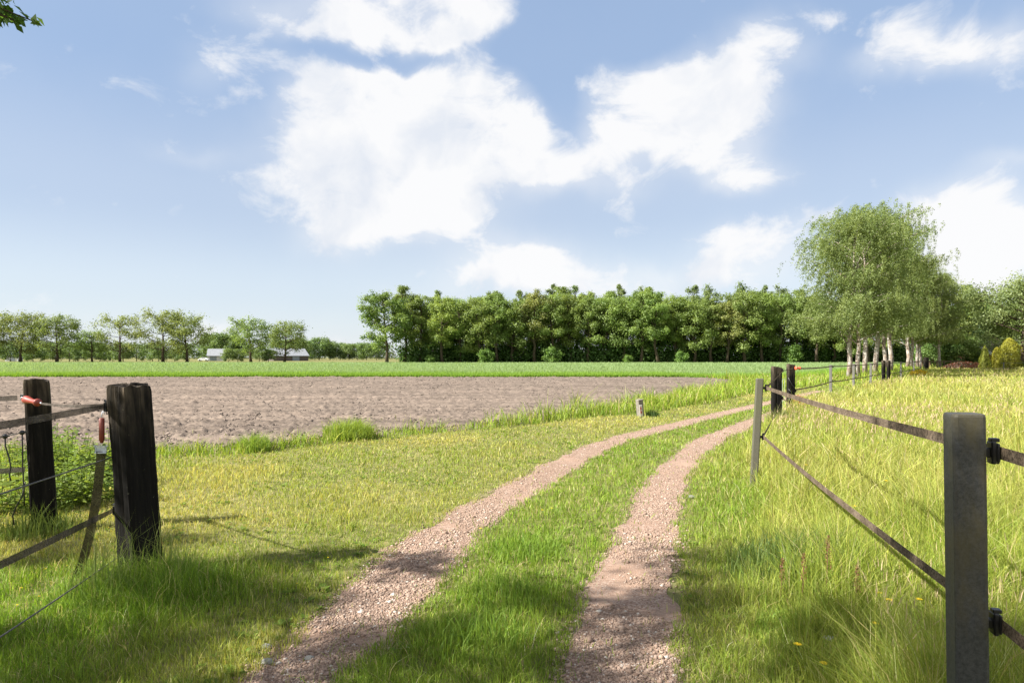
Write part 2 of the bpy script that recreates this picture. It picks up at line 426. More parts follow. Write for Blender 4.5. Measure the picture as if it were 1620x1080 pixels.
# ------------------------------------------------------------------ loose gravel on the tracks (uncountable)
OCT_V = np.array([(1, 0, 0), (-1, 0, 0), (0, 1, 0), (0, -1, 0), (0, 0, 1), (0, 0, -1)], float)
OCT_F = np.array([(0, 2, 4), (2, 1, 4), (1, 3, 4), (3, 0, 4), (2, 0, 5), (1, 2, 5), (3, 1, 5), (0, 3, 5)])
def lumps(P, size, flat, rng, col):
    n = len(P)
    V = OCT_V[None] * (size[:, None, None]) * rng.uniform(.6, 1.25, (n, 6, 1))
    an = rng.uniform(0, 6.283, n); c, s = np.cos(an), np.sin(an)
    x = V[..., 0] * c[:, None] - V[..., 1] * s[:, None]; y = V[..., 0] * s[:, None] + V[..., 1] * c[:, None]
    V = np.stack([x + rng.normal(0, .2, (n, 6)) * size[:, None], y + rng.normal(0, .2, (n, 6)) * size[:, None], V[..., 2] * flat], -1) + P[:, None]
    F = (OCT_F[None] + (np.arange(n) * 6)[:, None, None]).reshape(-1, 3)
    return V.reshape(-1, 3), F, np.repeat(col, 6, axis=0)
def col_mat(name, rough=.9, var=.25, sc=60):
    m, N, L, out = new_mat(name)
    p = N.new('ShaderNodeBsdfPrincipled'); p.inputs['Roughness'].default_value = rough; p.inputs['Specular IOR Level'].default_value = .2
    at = N.new('ShaderNodeAttribute'); at.attribute_name = 'Col'
    tc = N.new('ShaderNodeTexCoord')
    nz = ramp(N, L, noise(N, L, tc.outputs['Object'], sc, 3), [(.3, (1 - var,) * 3), (.7, (1 + var * .6,) * 3)])
    L.new(mixc(N, L, at.outputs['Color'], nz, 1.0, 'MULTIPLY'), p.inputs['Base Color']); L.new(p.outputs[0], out.inputs['Surface']); return m
STONE = col_mat('gravel stones')
def scatter_fan(n, d0, d1, rng, u0=-1.0, u1=1.0):
    """density ~ 1/d^2: even density in the view"""
    d = d0 * (d1 / d0) ** rng.random(n); return np.stack([rng.uniform(u0, u1, n) * d, d], 1)
def gravel_stones():
    rng = np.random.default_rng(11)
    P = []
    for C, W, NR in ((TLc, TLw, TLn), (TRc, TRw, TRn)):
        n = 120000
        yv = C[:, 1]
        d = 2.2 * (26 / 2.2) ** rng.random(n)
        i = np.interp(d, yv, np.arange(len(C)))
        i0 = np.clip(i.astype(int), 0, len(C) - 2); f = (i - i0)[:, None]
        c = C[i0] * (1 - f) + C[i0 + 1] * f; w = W[i0]; nr = NR[i0]
        s = rng.normal(0, .62, n)
        s = np.where(np.abs(s) > 1.25, rng.uniform(-1, 1, n), s)
        P.append(c + nr * (s * w)[:, None])
    P = np.concatenate(P); dd = P[:, 1]
    size = np.exp(rng.normal(math.log(.0052), .46, len(P))) * np.maximum(1, (dd / 7) ** .30) * (1 - .25 * sm(dd, 5, 9))
    keep = fbm(P[:, 0] * 1.6, P[:, 1] * 1.6, 3, 77) > .33 + .3 * rng.random(len(P)) - .12
    P = P[keep]; size = size[keep]
    t = rng.random((len(P), 1)); base = np.array([.22, .147, .11]) * (1 - t) + np.array([.37, .275, .215]) * t
    gr = rng.random((len(P), 1)); base = np.where(gr > .95, np.array([.46, .41, .36]), base); base = np.where(gr < .05, np.array([.19, .135, .105]), base)
    V, F, Cc = lumps(np.concatenate([P, (.004 + size * .22)[:, None]], 1), size, .62, rng, base)
    link('gravel', np_mesh('gravel', V, F, 3, Cc), STONE, kind='stuff')
gravel_stones()

# ------------------------------------------------------------------ ploughed field
def m_soil():
    def b(N, L, v):
        n1 = noise(N, L, mapping(N, L, v, (.25, .9, 1)), .6, 5, .6); n2 = noise(N, L, v, 11, 6, .7)
        c = ramp(N, L, n1, [(.32, (0.100, 0.082, 0.069)), (.5, (0.140, 0.114, 0.095)), (.7, (0.180, 0.142, 0.117))])
        c2 = ramp(N, L, n2, [(.35, (0.080, 0.063, 0.052)), (.6, (0.192, 0.154, 0.126))])
        rows = ramp(N, L, noise(N, L, mapping(N, L, v, (.05, 1.4, 1)), .9, 4, .6), [(.36, (.80, .79, .78)), (.62, (1.28, 1.26, 1.24))])
        return mixc(N, L, mixc(N, L, c, c2, .5), rows, .85, 'MULTIPLY'), bump(N, L, n2, .8, .03)
    return surf_mat('dry ploughed soil', b, 1.0, .05)
SOIL = m_soil()
def field():
    rows = 330; cols = 620
    y = np.geomspace(9.8, 52, rows); u = np.linspace(-1.35, .42, cols)
    Y, U = np.meshgrid(y, u, indexing='ij'); X = U * Y
    big = fbm(X * .9, Y * 1.5, 3, 21); med = fbm(X * 2.4, Y * 5.2, 3, 31); fine = fbm(X * 7, Y * 9.5, 3, 41)
    fur = np.abs(np.sin(Y * 2.1 + big * 2.0))
    Z = .012 + .035 * big + .075 * np.clip(med - .45, 0, 1) * 2 + .10 * np.clip(fine - .48, 0, 1) * 2 + .02 * fur
    ed = Y - e_field(X.ravel()).reshape(X.shape); Z = Z * sm(ed, -.1, .8) + .005
    V = np.stack([X, Y, Z], -1).reshape(-1, 3)
    ii = (np.arange(rows - 1)[:, None] * cols + np.arange(cols - 1)[None])
    ok = (ed[:-1, :-1] > -.25) & (Y[:-1, :-1] < crop_y(X.ravel()).reshape(X.shape)[:-1, :-1] + .6)
    ii = ii[ok]
    link('ploughed_field', np_mesh('ploughed_field', V, np.stack([ii, ii + 1, ii + cols + 1, ii + cols], 1), 4, smooth=True), SOIL, kind='structure')
    rng = np.random.default_rng(5)
    P = scatter_fan(300000, 10.2, 51, rng, -1.3, .4)
    P = P[(P[:, 1] > e_field(P[:, 0]) + .15) & (P[:, 1] < crop_y(P[:, 0]))]
    cl = fbm(P[:, 0] * .8, P[:, 1] * 1.6, 3, 8); P = P[cl > .30 + .25 * rng.random(len(P))]
    size = np.exp(rng.normal(math.log(.017), .50, len(P))) * np.maximum(1, P[:, 1] / 26); size = np.minimum(size, .075)
    t = rng.random((len(P), 1)) ** 1.3; col = np.array([.075, .06, .05]) * (1 - t) + np.array([.22, .175, .145]) * t
    V, F, C = lumps(np.concatenate([P, (.05 + size * .25)[:, None]], 1), size, .75, rng, col)
    link('soil_clods', np_mesh('soil_clods', V, F, 3, C), col_mat('clods', 1.0, .3, 20), kind='stuff')
field()

# ------------------------------------------------------------------ grass
GRASS = leaf_mat('grass blades', .42, .012, 0, .6)
def blades(P, h, w, col, rng, lean=.35, tipcol=None, curl=.5, z0=None):
    """three-triangle bent blades; every array is per blade"""
    n = len(P); an = rng.uniform(0, 6.283, n); dx, dy = np.cos(an), np.sin(an)
    la = rng.uniform(0, 6.283, n); l = np.abs(rng.normal(0, lean, n)) * h
    lx, ly = np.cos(la) * l, np.sin(la) * l
    z = np.zeros(n) if z0 is None else z0
    b = np.stack([P[:, 0], P[:, 1], z], 1)
    side = np.stack([dx, dy, dx * 0], 1) * (w / 2)[:, None]
    mid = b + np.stack([lx * (.5 - curl * .3), ly * (.5 - curl * .3), h * .58], 1)
    tip = b + np.stack([lx, ly, h * (1 - .12 * curl * np.minimum(1, l / h))], 1)
    V = np.stack([b - side, b + side, mid - side * .8, mid + side * .8, tip], 1).reshape(-1, 3)
    o = (np.arange(n) * 5)[:, None, None]
    F = (np.array([(0, 1, 3), (0, 3, 2), (2, 3, 4)])[None] + o).reshape(-1, 3)
    tc = col if tipcol is None else tipcol
    C = np.stack([col, col, col, col, tc], 1).reshape(-1, 3)
    return V, F, C
def join(parts):
    o = 0; VV = []; FF = []; CC = []
    for V, F, C in parts:
        VV.append(V); FF.append(F + o); CC.append(C); o += len(V)
    return np.concatenate(VV), np.concatenate(FF), np.concatenate(CC)
def lerp(a, b, t): return np.asarray(a)[None] * (1 - t[:, None]) + np.asarray(b)[None] * t[:, None]

def grass():
    rng = np.random.default_rng(3)
    P = np.concatenate([scatter_fan(640000, 1.7, 56, rng, -1.0, 1.0), scatter_fan(60000, 56, 110, rng, .3, 1.0)])
    x, y = P.T
    dl = track_dist(P, TLc, TLw); dr = track_dist(P, TRc, TRw)
    dt = np.minimum(dl, dr) + (fbm(x * 3, y * 3, 3, 60) - .5) * .22
    fx = fence_x(y); el = e_lawn(x); ef = e_field(x)
    inpad = x > fx - .15 + (fbm(x * 1.5, y * 1.5, 2, 66) - .5) * .7
    verge = (y > el) & ~inpad
    ok = (y < np.where(x < 14, ef + .1, crop_y(x) + .2)) | inpad
    ok &= (dt > -.05 * rng.random(len(P))) | (rng.random(len(P)) < .035 * (dt > -.25))
    # thin / worn patches
    patch = fbm(x * .55, y * .55, 4, 12); fine = fbm(x * 2.4, y * 2.4, 3, 13)
    P, x, y, dt, inpad, verge, patch, fine, fx = (a[ok] for a in (P, x, y, dt, inpad, verge, patch, fine, fx))
    right_side = (x > np.interp(y, TRc[:, 1], TRc[:, 0])) & ~inpad
    strip = (track_between(P)) & ~inpad
    n = len(P); r = rng.random(n); g = rng.normal(0, 1, n)
    # --- heights
    h = .018 + .020 * patch + .010 * rng.random(n)
    pa = np.exp(-((x + 2.35) / .60) ** 2 - ((y - 4.40) / .50) ** 2); sw = sm(-x - .42 * y, -.6, 1.3) * sm(y, 5.6, 4.6) * (x < -1.2)
    h = h + .12 * pa * (.4 + r * .9) + .03 * sw * (.4 + fine)
    h = np.where(strip, .022 + .036 * fine + .022 * patch, h)
    h = np.where(right_side, .055 + .10 * fine * sm(x - np.interp(y, TRc[:, 1], TRc[:, 0]), .2, 1.3), h)
    h = np.where(verge, ((.10 + .40 * fine) * sm(y - e_lawn(x), -.1, .7)) * (.45 + .40 * sm(x, -4, 2.5)) + .06, h)
    h = np.where(inpad, .14 + .22 * fine * (.5 + r * .8) * (.75 + .25 * sm(y, 3, 9)), h)
    tuft = fbm(x * 1.1, y * 1.1, 2, 91); h = h * np.where(tuft > .66, 1.45, 1.0)
    h *= np.clip(1 + .26 * g, .45, 1.8) * (.62 + .8 * fbm(x * 6.5, y * 6.5, 2, 121))
    edge = sm(dt, .0, .25); h = np.where(~inpad & ~verge, h * (.75 + .35 * edge), h)
    # --- colours (base colours of the plants themselves)
    green = lerp((.135, .205, .022), (.25, .305, .045), rng.random(n))
    dry = lerp((.33, .315, .075), (.47, .41, .14), rng.random(n))
    lush = lerp((.115, .205, .020), (.225, .325, .040), rng.random(n))
    pd = np.clip(sm(patch, .38, .70) * .72 + .17 * g + .08, 0, 1)       # dryness of the lawn
    col = green * (1 - pd[:, None]) + dry * pd[:, None]
    nt = np.clip(1 - np.abs(dt) / 1.1, 0, 1) * .55 * (fine > .4)
    col = col * (1 - nt[:, None]) + green * nt[:, None]
    lw = np.clip(pa * 1.3 + sw * .85 + .2 * g * sw, 0, 1)[:, None]; col = col * (1 - lw) + lush * lw
    col = np.where(strip[:, None], lush * .72 + .28 * col, col)
    col = np.where(right_side[:, None], lush * .5 + .5 * col, col)
    gv = lerp((.15, .235, .026), (.30, .355, .055), rng.random(n)); col = np.where(verge[:, None], gv, col)
    pp = np.clip(sm(fbm(x * .25, y * .25, 3, 44), .35, .65) * .45 + sm(y, 4, 22) * .25 + .15 * g, 0, 1)
    cp = lerp((.17, .245, .03), (.29, .325, .055), rng.random(n)) * (1 - pp[:, None]) + lerp((.33, .335, .085), (.46, .40, .15), rng.random(n)) * pp[:, None]
    col = np.where(inpad[:, None], cp, col)
    straw = rng.random(n) < np.where(strip, .04, .09); col[straw] = lerp((0.468, 0.377, 0.195), (0.598, 0.494, 0.286), rng.random(straw.sum()))
    col = col * np.exp(rng.normal(0, .26, n) - .03)[:, None] * (1 + .10 * rng.normal(0, 1, (n, 1)) * np.array([[1.0, .2, .5]]))
    col = np.clip(col * np.array([[.955, 1.0, .84]]), .006, .62); h = h * (1 - .65 * np.exp(-((x + 3.02) / .30) ** 2 - ((y - 4.42) / .34) ** 2))
    w = np.maximum(.0034, y * .00085) * (.75 + .5 * rng.random(n)) * np.where(inpad | verge, 1.05, 1.0)
    V, F, C = blades(P, h, w, col, rng, lean=.68)
    link('grass', np_mesh('grass', V, F, 3, C), GRASS, kind='stuff')
    # --- seeding stalks above the paddock grass and the verge
    Q = scatter_fan(66000, 2.2, 95, rng, -.5, 1.0)
    x, y = Q.T; ip = x > fence_x(y) + .05; vg = (y > e_lawn(x) + .4) & (y < e_field(x)) & ~ip
    k = (ip & (rng.random(len(Q)) < (sm(fbm(x * .3, y * .3, 3, 19), .35, .6) * .75 + .08) * (.25 + .75 * sm(y, 4, 14)))) | (vg & (rng.random(len(Q)) < .3))
    Q = Q[k]; x, y = Q.T; n = len(Q)
    h = (.22 + .22 * rng.random(n)) * (.8 + .2 * sm(y, 3, 10)); h *= np.where(x > fence_x(y), 1, .9)
    warm = sm(fbm(x * .12, y * .12, 2, 29), .4, .6)
    c0 = lerp((.26, .28, .085), (.36, .34, .13), rng.random(n)); c1 = lerp((.36, .37, .14), (.47, .35, .235), warm)
    V1, F1, C1 = blades(Q, h, np.maximum(.0022, y * .00055), c0, rng, .3, c1, .8)
    # heads: short wide blades at the top of each stalk, leaning with the breeze
    top = V1.reshape(-1, 5, 3)[:, 4]
    V2, F2, C2 = blades(top[:, :2], (.045 + .04 * rng.random(n)), np.maximum(.0045, y * .0011), c1, rng, .5, c1, .3, z0=top[:, 2] - .03)
    V, F, C = join([(V1, F1, C1), (V2, F2, C2)])
    link('seeding_grass', np_mesh('seeding_grass', V, F, 3, C), GRASS, kind='stuff')
def ground_cover():
    """flat rosettes of plantain, clover and dandelion leaves, and dead straw lying in the turf"""
    rng = np.random.default_rng(61); P = scatter_fan(9000, 2.0, 22, rng, -1.0, 1.0); x, y = P.T
    dt = np.minimum(track_dist(P, TLc, TLw), track_dist(P, TRc, TRw)); ok = (dt > .02) & (x < fence_x(y)) & (y < e_lawn(x)) & (fbm(x * .9, y * .9, 3, 81) > .47)
    P = P[ok]; m = len(P); per = 7; k = np.repeat(np.arange(m), per); n = m * per
    a = rng.uniform(0, 6.283, n); ln = (.018 + .035 * rng.random(m) ** 2)[k] * rng.uniform(.7, 1.2, n) * np.maximum(1, P[k, 1] / 9)
    tilt = rng.uniform(.1, .7, n); d = np.stack([np.cos(a) * np.cos(tilt), np.sin(a) * np.cos(tilt), np.sin(tilt)], 1); q = np.stack([-np.sin(a), np.cos(a), a * 0], 1)
    b = np.stack([P[k, 0], P[k, 1], a * 0 + .012], 1); w = (ln * (.18 + .22 * rng.random(m)[k]))[:, None]; L_ = ln[:, None]
    V = np.stack([b, b + d * L_ * .55 - q * w, b + d * L_ + np.array([0, 0, -.15]) * L_, b + d * L_ * .55 + q * w], 1).reshape(-1, 3)
    C = np.repeat(lerp((.09, .165, .02), (.19, .27, .045), rng.random(n)), 4, axis=0)
    link('ground_cover', np_mesh('ground_cover', V, np.arange(4 * n), 4, C), GRASS, kind='stuff')
    P = scatter_fan(70000, 1.8, 30, rng, -1.0, 1.0); x, y = P.T; dt = np.minimum(track_dist(P, TLc, TLw), track_dist(P, TRc, TRw))
    ok = (dt > -.12 * rng.random(len(P)) ** 2) & (y < e_lawn(x) + .5) & (fbm(x * 1.3, y * 1.3, 3, 82) > .36 + .3 * rng.random(len(P))); P = P[ok]; n = len(P)
    V, F, C = blades(P, .012 + .03 * rng.random(n), np.maximum(.0026, P[:, 1] * .0007), lerp((.30, .25, .12), (.52, .44, .25), rng.random(n)), rng, 2.2, None, .2, z0=.006 + .02 * rng.random(n))
    link('dead_straw', np_mesh('dead_straw', V, F, 3, C), GRASS, kind='stuff')
def track_between(P):
    a = np.interp(P[:, 1], TLc[:, 1], TLc[:, 0]); b = np.interp(P[:, 1], TRc[:, 1], TRc[:, 0])
    return (P[:, 0] > a) & (P[:, 0] < b)
grass()
ground_cover()

def clump(name, label, x, y, n, r, hmin, hmax, c0, c1, group=None, seed=0, lean=.55, w=.006, tip=None):
    rng = np.random.default_rng(seed + 500)
    rr = r * np.sqrt(rng.random(n)); a = rng.uniform(0, 6.283, n); P = np.stack([rr * np.cos(a), rr * np.sin(a)], 1)
    h = (hmin + (hmax - hmin) * rng.random(n)) * (1 - .45 * (rr / r) ** 2)
    V, F, C = blades(P, h, np.full(n, w) * (.7 + .6 * rng.random(n)), lerp(c0, c1, rng.random(n)), rng, lean, tip, .9)
    o = link(name, np_mesh(name, V, F, 3, C), GRASS); o.location = (x, y, 0)
    return tag(o, label, 'grass tuft', group)

# ------------------------------------------------------------------ cereal crop
def crop():
    rng = np.random.default_rng(9)
    def fill(n, y0, y1, u0, u1):
        t = rng.random(n); y = 1 / (1 / y0 + t * (1 / y1 - 1 / y0)); return np.stack([rng.uniform(u0, u1, n) * y, y], 1)
    P1 = fill(260000, 47, 172, -1.15, .95)
    P1 = P1[P1[:, 1] > crop_y(P1[:, 0])]
    xs_ = np.concatenate([rng.uniform(-62, 14, 75000), rng.uniform(14, 52, 30000)]); P2 = np.stack([xs_, crop_y(xs_) + np.abs(rng.normal(0, 1.1, len(xs_)))], 1)
    P = np.concatenate([P1, P2]); x, y = P.T; n = len(P)
    dist = y - crop_y(x)
    h = (.40 + .16 * fbm(x * .35, y * .12, 3, 71) + .05 * rng.normal(0, 1, n)) * (.62 + .38 * sm(dist, 0, 3.0))
    w = np.maximum(.02, y * .00075) * (.7 + .6 * rng.random(n))
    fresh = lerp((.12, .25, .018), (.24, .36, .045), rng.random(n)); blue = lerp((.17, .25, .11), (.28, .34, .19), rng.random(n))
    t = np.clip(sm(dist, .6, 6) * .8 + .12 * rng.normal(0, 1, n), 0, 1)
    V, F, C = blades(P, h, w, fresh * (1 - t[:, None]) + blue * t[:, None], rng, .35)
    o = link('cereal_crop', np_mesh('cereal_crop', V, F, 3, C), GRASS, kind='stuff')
    # the dense lower leaf layer between the stalks
    yy = np.geomspace(.9, 128, 60); uu = np.linspace(-150, 105, 200)
    X = np.repeat(uu[None], 60, 0); Y = crop_y(uu)[None] + yy[:, None]
    ok = (Y < 175)
    Z = .20 + .10 * fbm(X * 1.2, Y * .8, 3, 14) * 1.0
    V = np.stack([X, Y, Z], -1).reshape(-1, 3); ii = (np.arange(59)[:, None] * 200 + np.arange(199)[None])[ok[:-1, :-1]]
    def b(N, L, v):
        return ramp(N, L, noise(N, L, v, 1.8, 6, .7), [(.3, (.10, .17, .05)), (.7, (.24, .31, .15))]), bump(N, L, noise(N, L, v, 4, 5), 1, .2)
    link('crop_leaf_layer', np_mesh('crop_leaf_layer', V, np.stack([ii, ii + 1, ii + 201, ii + 200], 1), 4), surf_mat('crop leaf layer', b, .9, .1), kind='stuff')
crop()

# ------------------------------------------------------------------ trees
LEAF = leaf_mat('tree leaves', .48, .02, .06, .6)
def m_bark(c0, c1, sc=3.0):
    def b(N, L, v):
        n = noise(N, L, mapping(N, L, v, (6, 6, 1)), sc, 6, .7)
        return ramp(N, L, n, [(.35, c0), (.65, c1)]), bump(N, L, n, .8, .05)
    return surf_mat('bark', b, .95, .1)
BARK = m_bark((.03, .024, .018), (.11, .085, .06))
def m_birch():
    def b(N, L, v):
        n = noise(N, L, mapping(N, L, v, (2.0, 2.0, 9.0)), 1.6, 6, .7, .6)
        n2 = noise(N, L, mapping(N, L, v, (3, 3, 1.2)), 1.4, 4)
        c = ramp(N, L, n, [(.36, (.025, .022, .02)), (.47, (.38, .35, .315)), (.8, (.50, .475, .44))])
        d = ramp(N, L, n2, [(.42, (.55, .42, .33)), (.6, (1, 1, 1))])
        return mixc(N, L, c, d, .8, 'MULTIPLY'), bump(N, L, n, .5, .03)
    return surf_mat('birch bark', b, .8, .2)
BIRCHBARK = m_birch()

def quads(Cn, Nn, size, asp, col, rng):
    """rhombic leaves / leaf sprays"""
    n = len(Cn)
    r = rng.normal(0, 1, (n, 3)); a = r - Nn * (r * Nn).sum(1)[:, None]; a /= np.linalg.norm(a, axis=1)[:, None] + 1e-9
    b = np.cross(Nn, a)
    L_ = (size / 2)[:, None]; W_ = (size * asp / 2)[:, None]
    bend = Nn * (size * .12)[:, None]
    V = np.stack([Cn - a * L_, Cn - b * W_ + bend, Cn + a * L_, Cn + b * W_ + bend], 1).reshape(-1, 3)
    F = np.arange(n * 4)
    return V, F, np.repeat(col, 4, axis=0)
def unit(v): return v / (np.linalg.norm(v, axis=1)[:, None] + 1e-9)
def spray(centers, rad, per, size, c0, c1, rng, flat=.6, up=.5, outward=None, asp=.6):
    """leaf clusters round twig ends"""
    m = len(centers); n = m * per
    k = np.repeat(np.arange(m), per)
    g = rng.normal(0, .48, (n, 3)); g[:, 2] *= flat
    Cn = centers[k] + g * rad[k][:, None]
    nn = unit(rng.normal(0, .5, (n, 3)) + 1.1 * g + np.array([0, 0, up]))
    cl = rng.random(m)[k] * .62 + rng.random(n) * .38
    return quads(Cn, nn, size * (.65 + .7 * rng.random(n)), asp, lerp(c0, c1, cl), rng)
def bez(a, b, c, n=7):
    t = np.linspace(0, 1, n)[:, None]; return (1 - t) ** 2 * a + 2 * t * (1 - t) * b + t * t * c

def broadleaf(name, seed, H, R, base, nl=15, leaf=.34, per=60, c0=(.03, .07, .010), c1=(.10, .15, .028), r0=None, subs=5, clus=.23, forks=1, flat=.78, lean=0.0, topr=.5):
    rng = np.random.default_rng(seed); mb = MB(); tips = []; crad = []
    r0 = r0 or H * .021
    tz = np.linspace(0, .84, 8); wob = np.cumsum(rng.normal(0, .012 * H, (8, 2)), 0); wob -= wob[0]
    tp = np.concatenate([wob + np.stack([tz * lean * H, tz * 0], 1), (tz * H)[:, None]], 1)
    mb.tube(tp, [r0 * 1.35] + [r0 * (1 - .85 * t / .84) + .02 for t in tz[1:]], 8)
    zc = H * (base + 1) / 2; hz = H * (1 - base) / 2
    for i in range(nl):
        f = (i + .5) / nl
        zo = H * (base * .75 + (.80 - base * .75) * f ** .85)
        o = np.array([np.interp(zo / H, tz, tp[:, 0]), np.interp(zo / H, tz, tp[:, 1]), zo])
        az = i * 2.399 + rng.uniform(-.5, .5)
        zt = min(zo + H * rng.uniform(.03, .20) * (1.1 - f * .4), H * .97)
        env = math.sqrt(max(.06, 1 - ((zt - zc) / hz) ** 2))
        rr = R * env * rng.uniform(.62, 1.02)
        e = np.array([o[0] + math.cos(az) * rr, o[1] + math.sin(az) * rr, zt])
        m = (o + e) / 2 + np.array([0, 0, rng.uniform(-.02, .06) * H])
        P = bez(o, m, e, 6); lr = r0 * rng.uniform(.28, .45) * (1.05 - .6 * f)
        mb.tube(P, np.linspace(lr, lr * .25 + .008, 6), 5, cap=False)
        for j in range(subs):
            t = rng.uniform(.42, 1.0); q = P[min(5, int(t * 5))]
            dv = rng.normal(0, 1, 3); dv[2] = abs(dv[2]) * .7 - .15; dv += .9 * np.array([math.cos(az), math.sin(az), .1]); dv /= np.linalg.norm(dv)
            ln = R * rng.uniform(.18, .40); q2 = q + dv * ln
            mb.tube([q, (q + q2) / 2 + np.array([0, 0, .03 * ln]), q2], [lr * .35 + .006, lr * .22 + .006, .008], 4, cap=False)
            tips.append(q2); crad.append(R * clus * rng.uniform(.75, 1.25))
        tips.append(e); crad.append(R * clus * rng.uniform(.8, 1.2))
    for j in range(5 + nl // 3):
        a = rng.uniform(0, 6.28); q = tp[-1] + np.array([math.cos(a) * R * topr * rng.random(), math.sin(a) * R * topr * rng.random(), H * rng.uniform(.02, .13)])
        mb.tube([tp[-2], (tp[-2] + q) / 2, q], [r0 * .2, r0 * .13, .01], 4, cap=False)
        tips.append(q); crad.append(R * clus * rng.uniform(.7, 1.1))
    tips = np.array(tips); crad = np.array(crad)
    V, F, C = spray(tips, crad, per, leaf, c0, c1, rng, flat)
    return mb.mesh(name + '_trunk', True), np_mesh(name + '_crown', V, F, 4, C)

def conifer(name, seed, H, R, base, leaf=.4, c0=(.022, .05, .014), c1=(.07, .11, .035), droop=.1, whorls=16, per=26):
    rng = np.random.default_rng(seed); mb = MB(); tips = []; cr = []
    mb.tube([(0, 0, 0), (rng.normal(0, .1), rng.normal(0, .1), H * .5), (0, 0, H * .985)], [H * .017, H * .011, .03], 7)
    for i in range(whorls):
        f = i / (whorls - 1); z = H * (base + (.985 - base) * f); rr = R * (1 - f) ** .75 + R * .10
        for k in range(5 if f < .85 else 3):
            az = rng.uniform(0, 6.28); r_ = rr * rng.uniform(.35, 1.25)
            e = np.array([math.cos(az) * r_, math.sin(az) * r_, z + r_ * (.25 - droop * 3 * rng.random())])
            mb.tube([(0, 0, z), e * np.array([.5, .5, 1]) + np.array([0, 0, .02]), e], [H * .004 + .01, .015, .006], 4, cap=False)
            for t in (.4, .7, 1.0):
                tips.append(np.array([e[0] * t, e[1] * t, z + (e[2] - z) * t]) + rng.normal(0, .12, 3)); cr.append(max(.55, r_ * .34))
    V, F, C = spray(np.array(tips), np.array(cr), per, leaf, c0, c1, rng, .8, .9, asp=.4)
    return mb.mesh(name + '_trunk', True), np_mesh(name + '_crown', V, F, 4, C)

def birch(name, seed, H, R, base, nstr=330, c0=(.105, .155, .040), c1=(.25, .305, .10), leaf=.095, r0=.2, lean=(0, 0), gap=.62):
    """silver birch: rising limbs, long hanging twigs strung with small leaves"""
    rng = np.random.default_rng(seed); mb = MB()
    tz = np.linspace(0, .93, 10); wob = np.cumsum(rng.normal(0, .007 * H, (10, 2)), 0); wob -= wob[0]
    wob += np.stack([tz * lean[0], tz * lean[1]], 1)
    tp = np.concatenate([wob, (tz * H)[:, None]], 1)
    mb.tube(tp, [r0 * 1.25] + [r0 * (1.0 - .95 * t) + .02 for t in tz[1:]], 9)
    hang = []
    nl = 24
    for i in range(nl):
        f = (i + .5) / nl; zo = H * (base * .72 + (.88 - base * .72) * f)
        o = np.array([np.interp(zo / H, tz, tp[:, 0]), np.interp(zo / H, tz, tp[:, 1]), zo])
        az = i * 2.399 + rng.uniform(-.6, .6)
        prof = math.sin(math.pi * min(1, .20 + .80 * (1 - f) ** .8)) ** .6 if f > .3 else .95
        rr = R * (.35 + .65 * prof) * rng.uniform(.65, 1.08)
        e = o + np.array([math.cos(az) * rr, math.sin(az) * rr, rr * rng.uniform(.25, .75)]); e[2] = min(e[2], H * (1.0 - .02 * rng.random()))
        P = bez(o, o + (e - o) * np.array([.45, .45, .8]), e, 8)
        lr = r0 * .30 * (1 - .6 * f) + .015
        mb.tube(P, np.linspace(lr, .012, 8), 5, cap=False)
        for j in range(nstr // nl):
            t = rng.uniform(.25, 1.0) ** .8; q = P[min(7, int(t * 7.99))]
            hang.append(q + np.array([rng.normal(0, .16 * R), rng.normal(0, .16 * R), rng.normal(.1, .06 * R)]))
    for j in range(nstr // 8):
        hang.append(tp[-1] + np.array([rng.normal(0, R * .22), rng.normal(0, R * .22), rng.uniform(-.03, .07) * H]))
    hang = np.array(hang); cen = []; colk = []
    stone = rng.random(len(hang))
    wind = np.array([.35, -.05])
    for q, s in zip(hang, stone):
        ln = rng.uniform(.5, 1.9) * (1.15 if q[2] < .6 * H else .75); k = max(4, int(ln / .0155 * gap))
        t = np.sort(rng.random(k)); out = q[:2] - tp[5, :2]; out = out / (np.linalg.norm(out) + 1e-6)
        p = np.stack([q[0] + (out[0] * .25 + wind[0]) * ln * t * (1 - .35 * t), q[1] + (out[1] * .25 + wind[1]) * ln * t * (1 - .35 * t), q[2] + .14 * ln * np.sin(t * 2.2) - ln * t ** 1.6 * .85], 1)
        zmin = H * .25
        p = p[p[:, 2] > zmin + .4 * rng.random(len(p))]
        cen.append(p + rng.normal(0, .075, p.shape)); colk += [s] * len(p)
    cen = np.concatenate(cen); colk = np.array(colk)
    n = len(cen); nn = unit(rng.normal(0, 1, (n, 3)) + np.array([-.2, -.1, .35]))
    V, F, C = quads(cen, nn, leaf * (.6 + .8 * rng.random(n)), .66, lerp(c0, c1, np.clip(colk * .8 + rng.random(n) * .2, 0, 1)), rng)
    return mb.mesh(name + '_trunk', True), np_mesh(name + '_crown', V, F, 4, C)

def tree(name, meshes, label, cat, loc, group=None, rz=0.0, scale=1.0, bark=None):
    t = thing(name, label, cat, loc, group, (0, 0, rz), scale)
    link('trunk', meshes[0], bark or BARK, t); link('crown', meshes[1], LEAF, t)
    return t

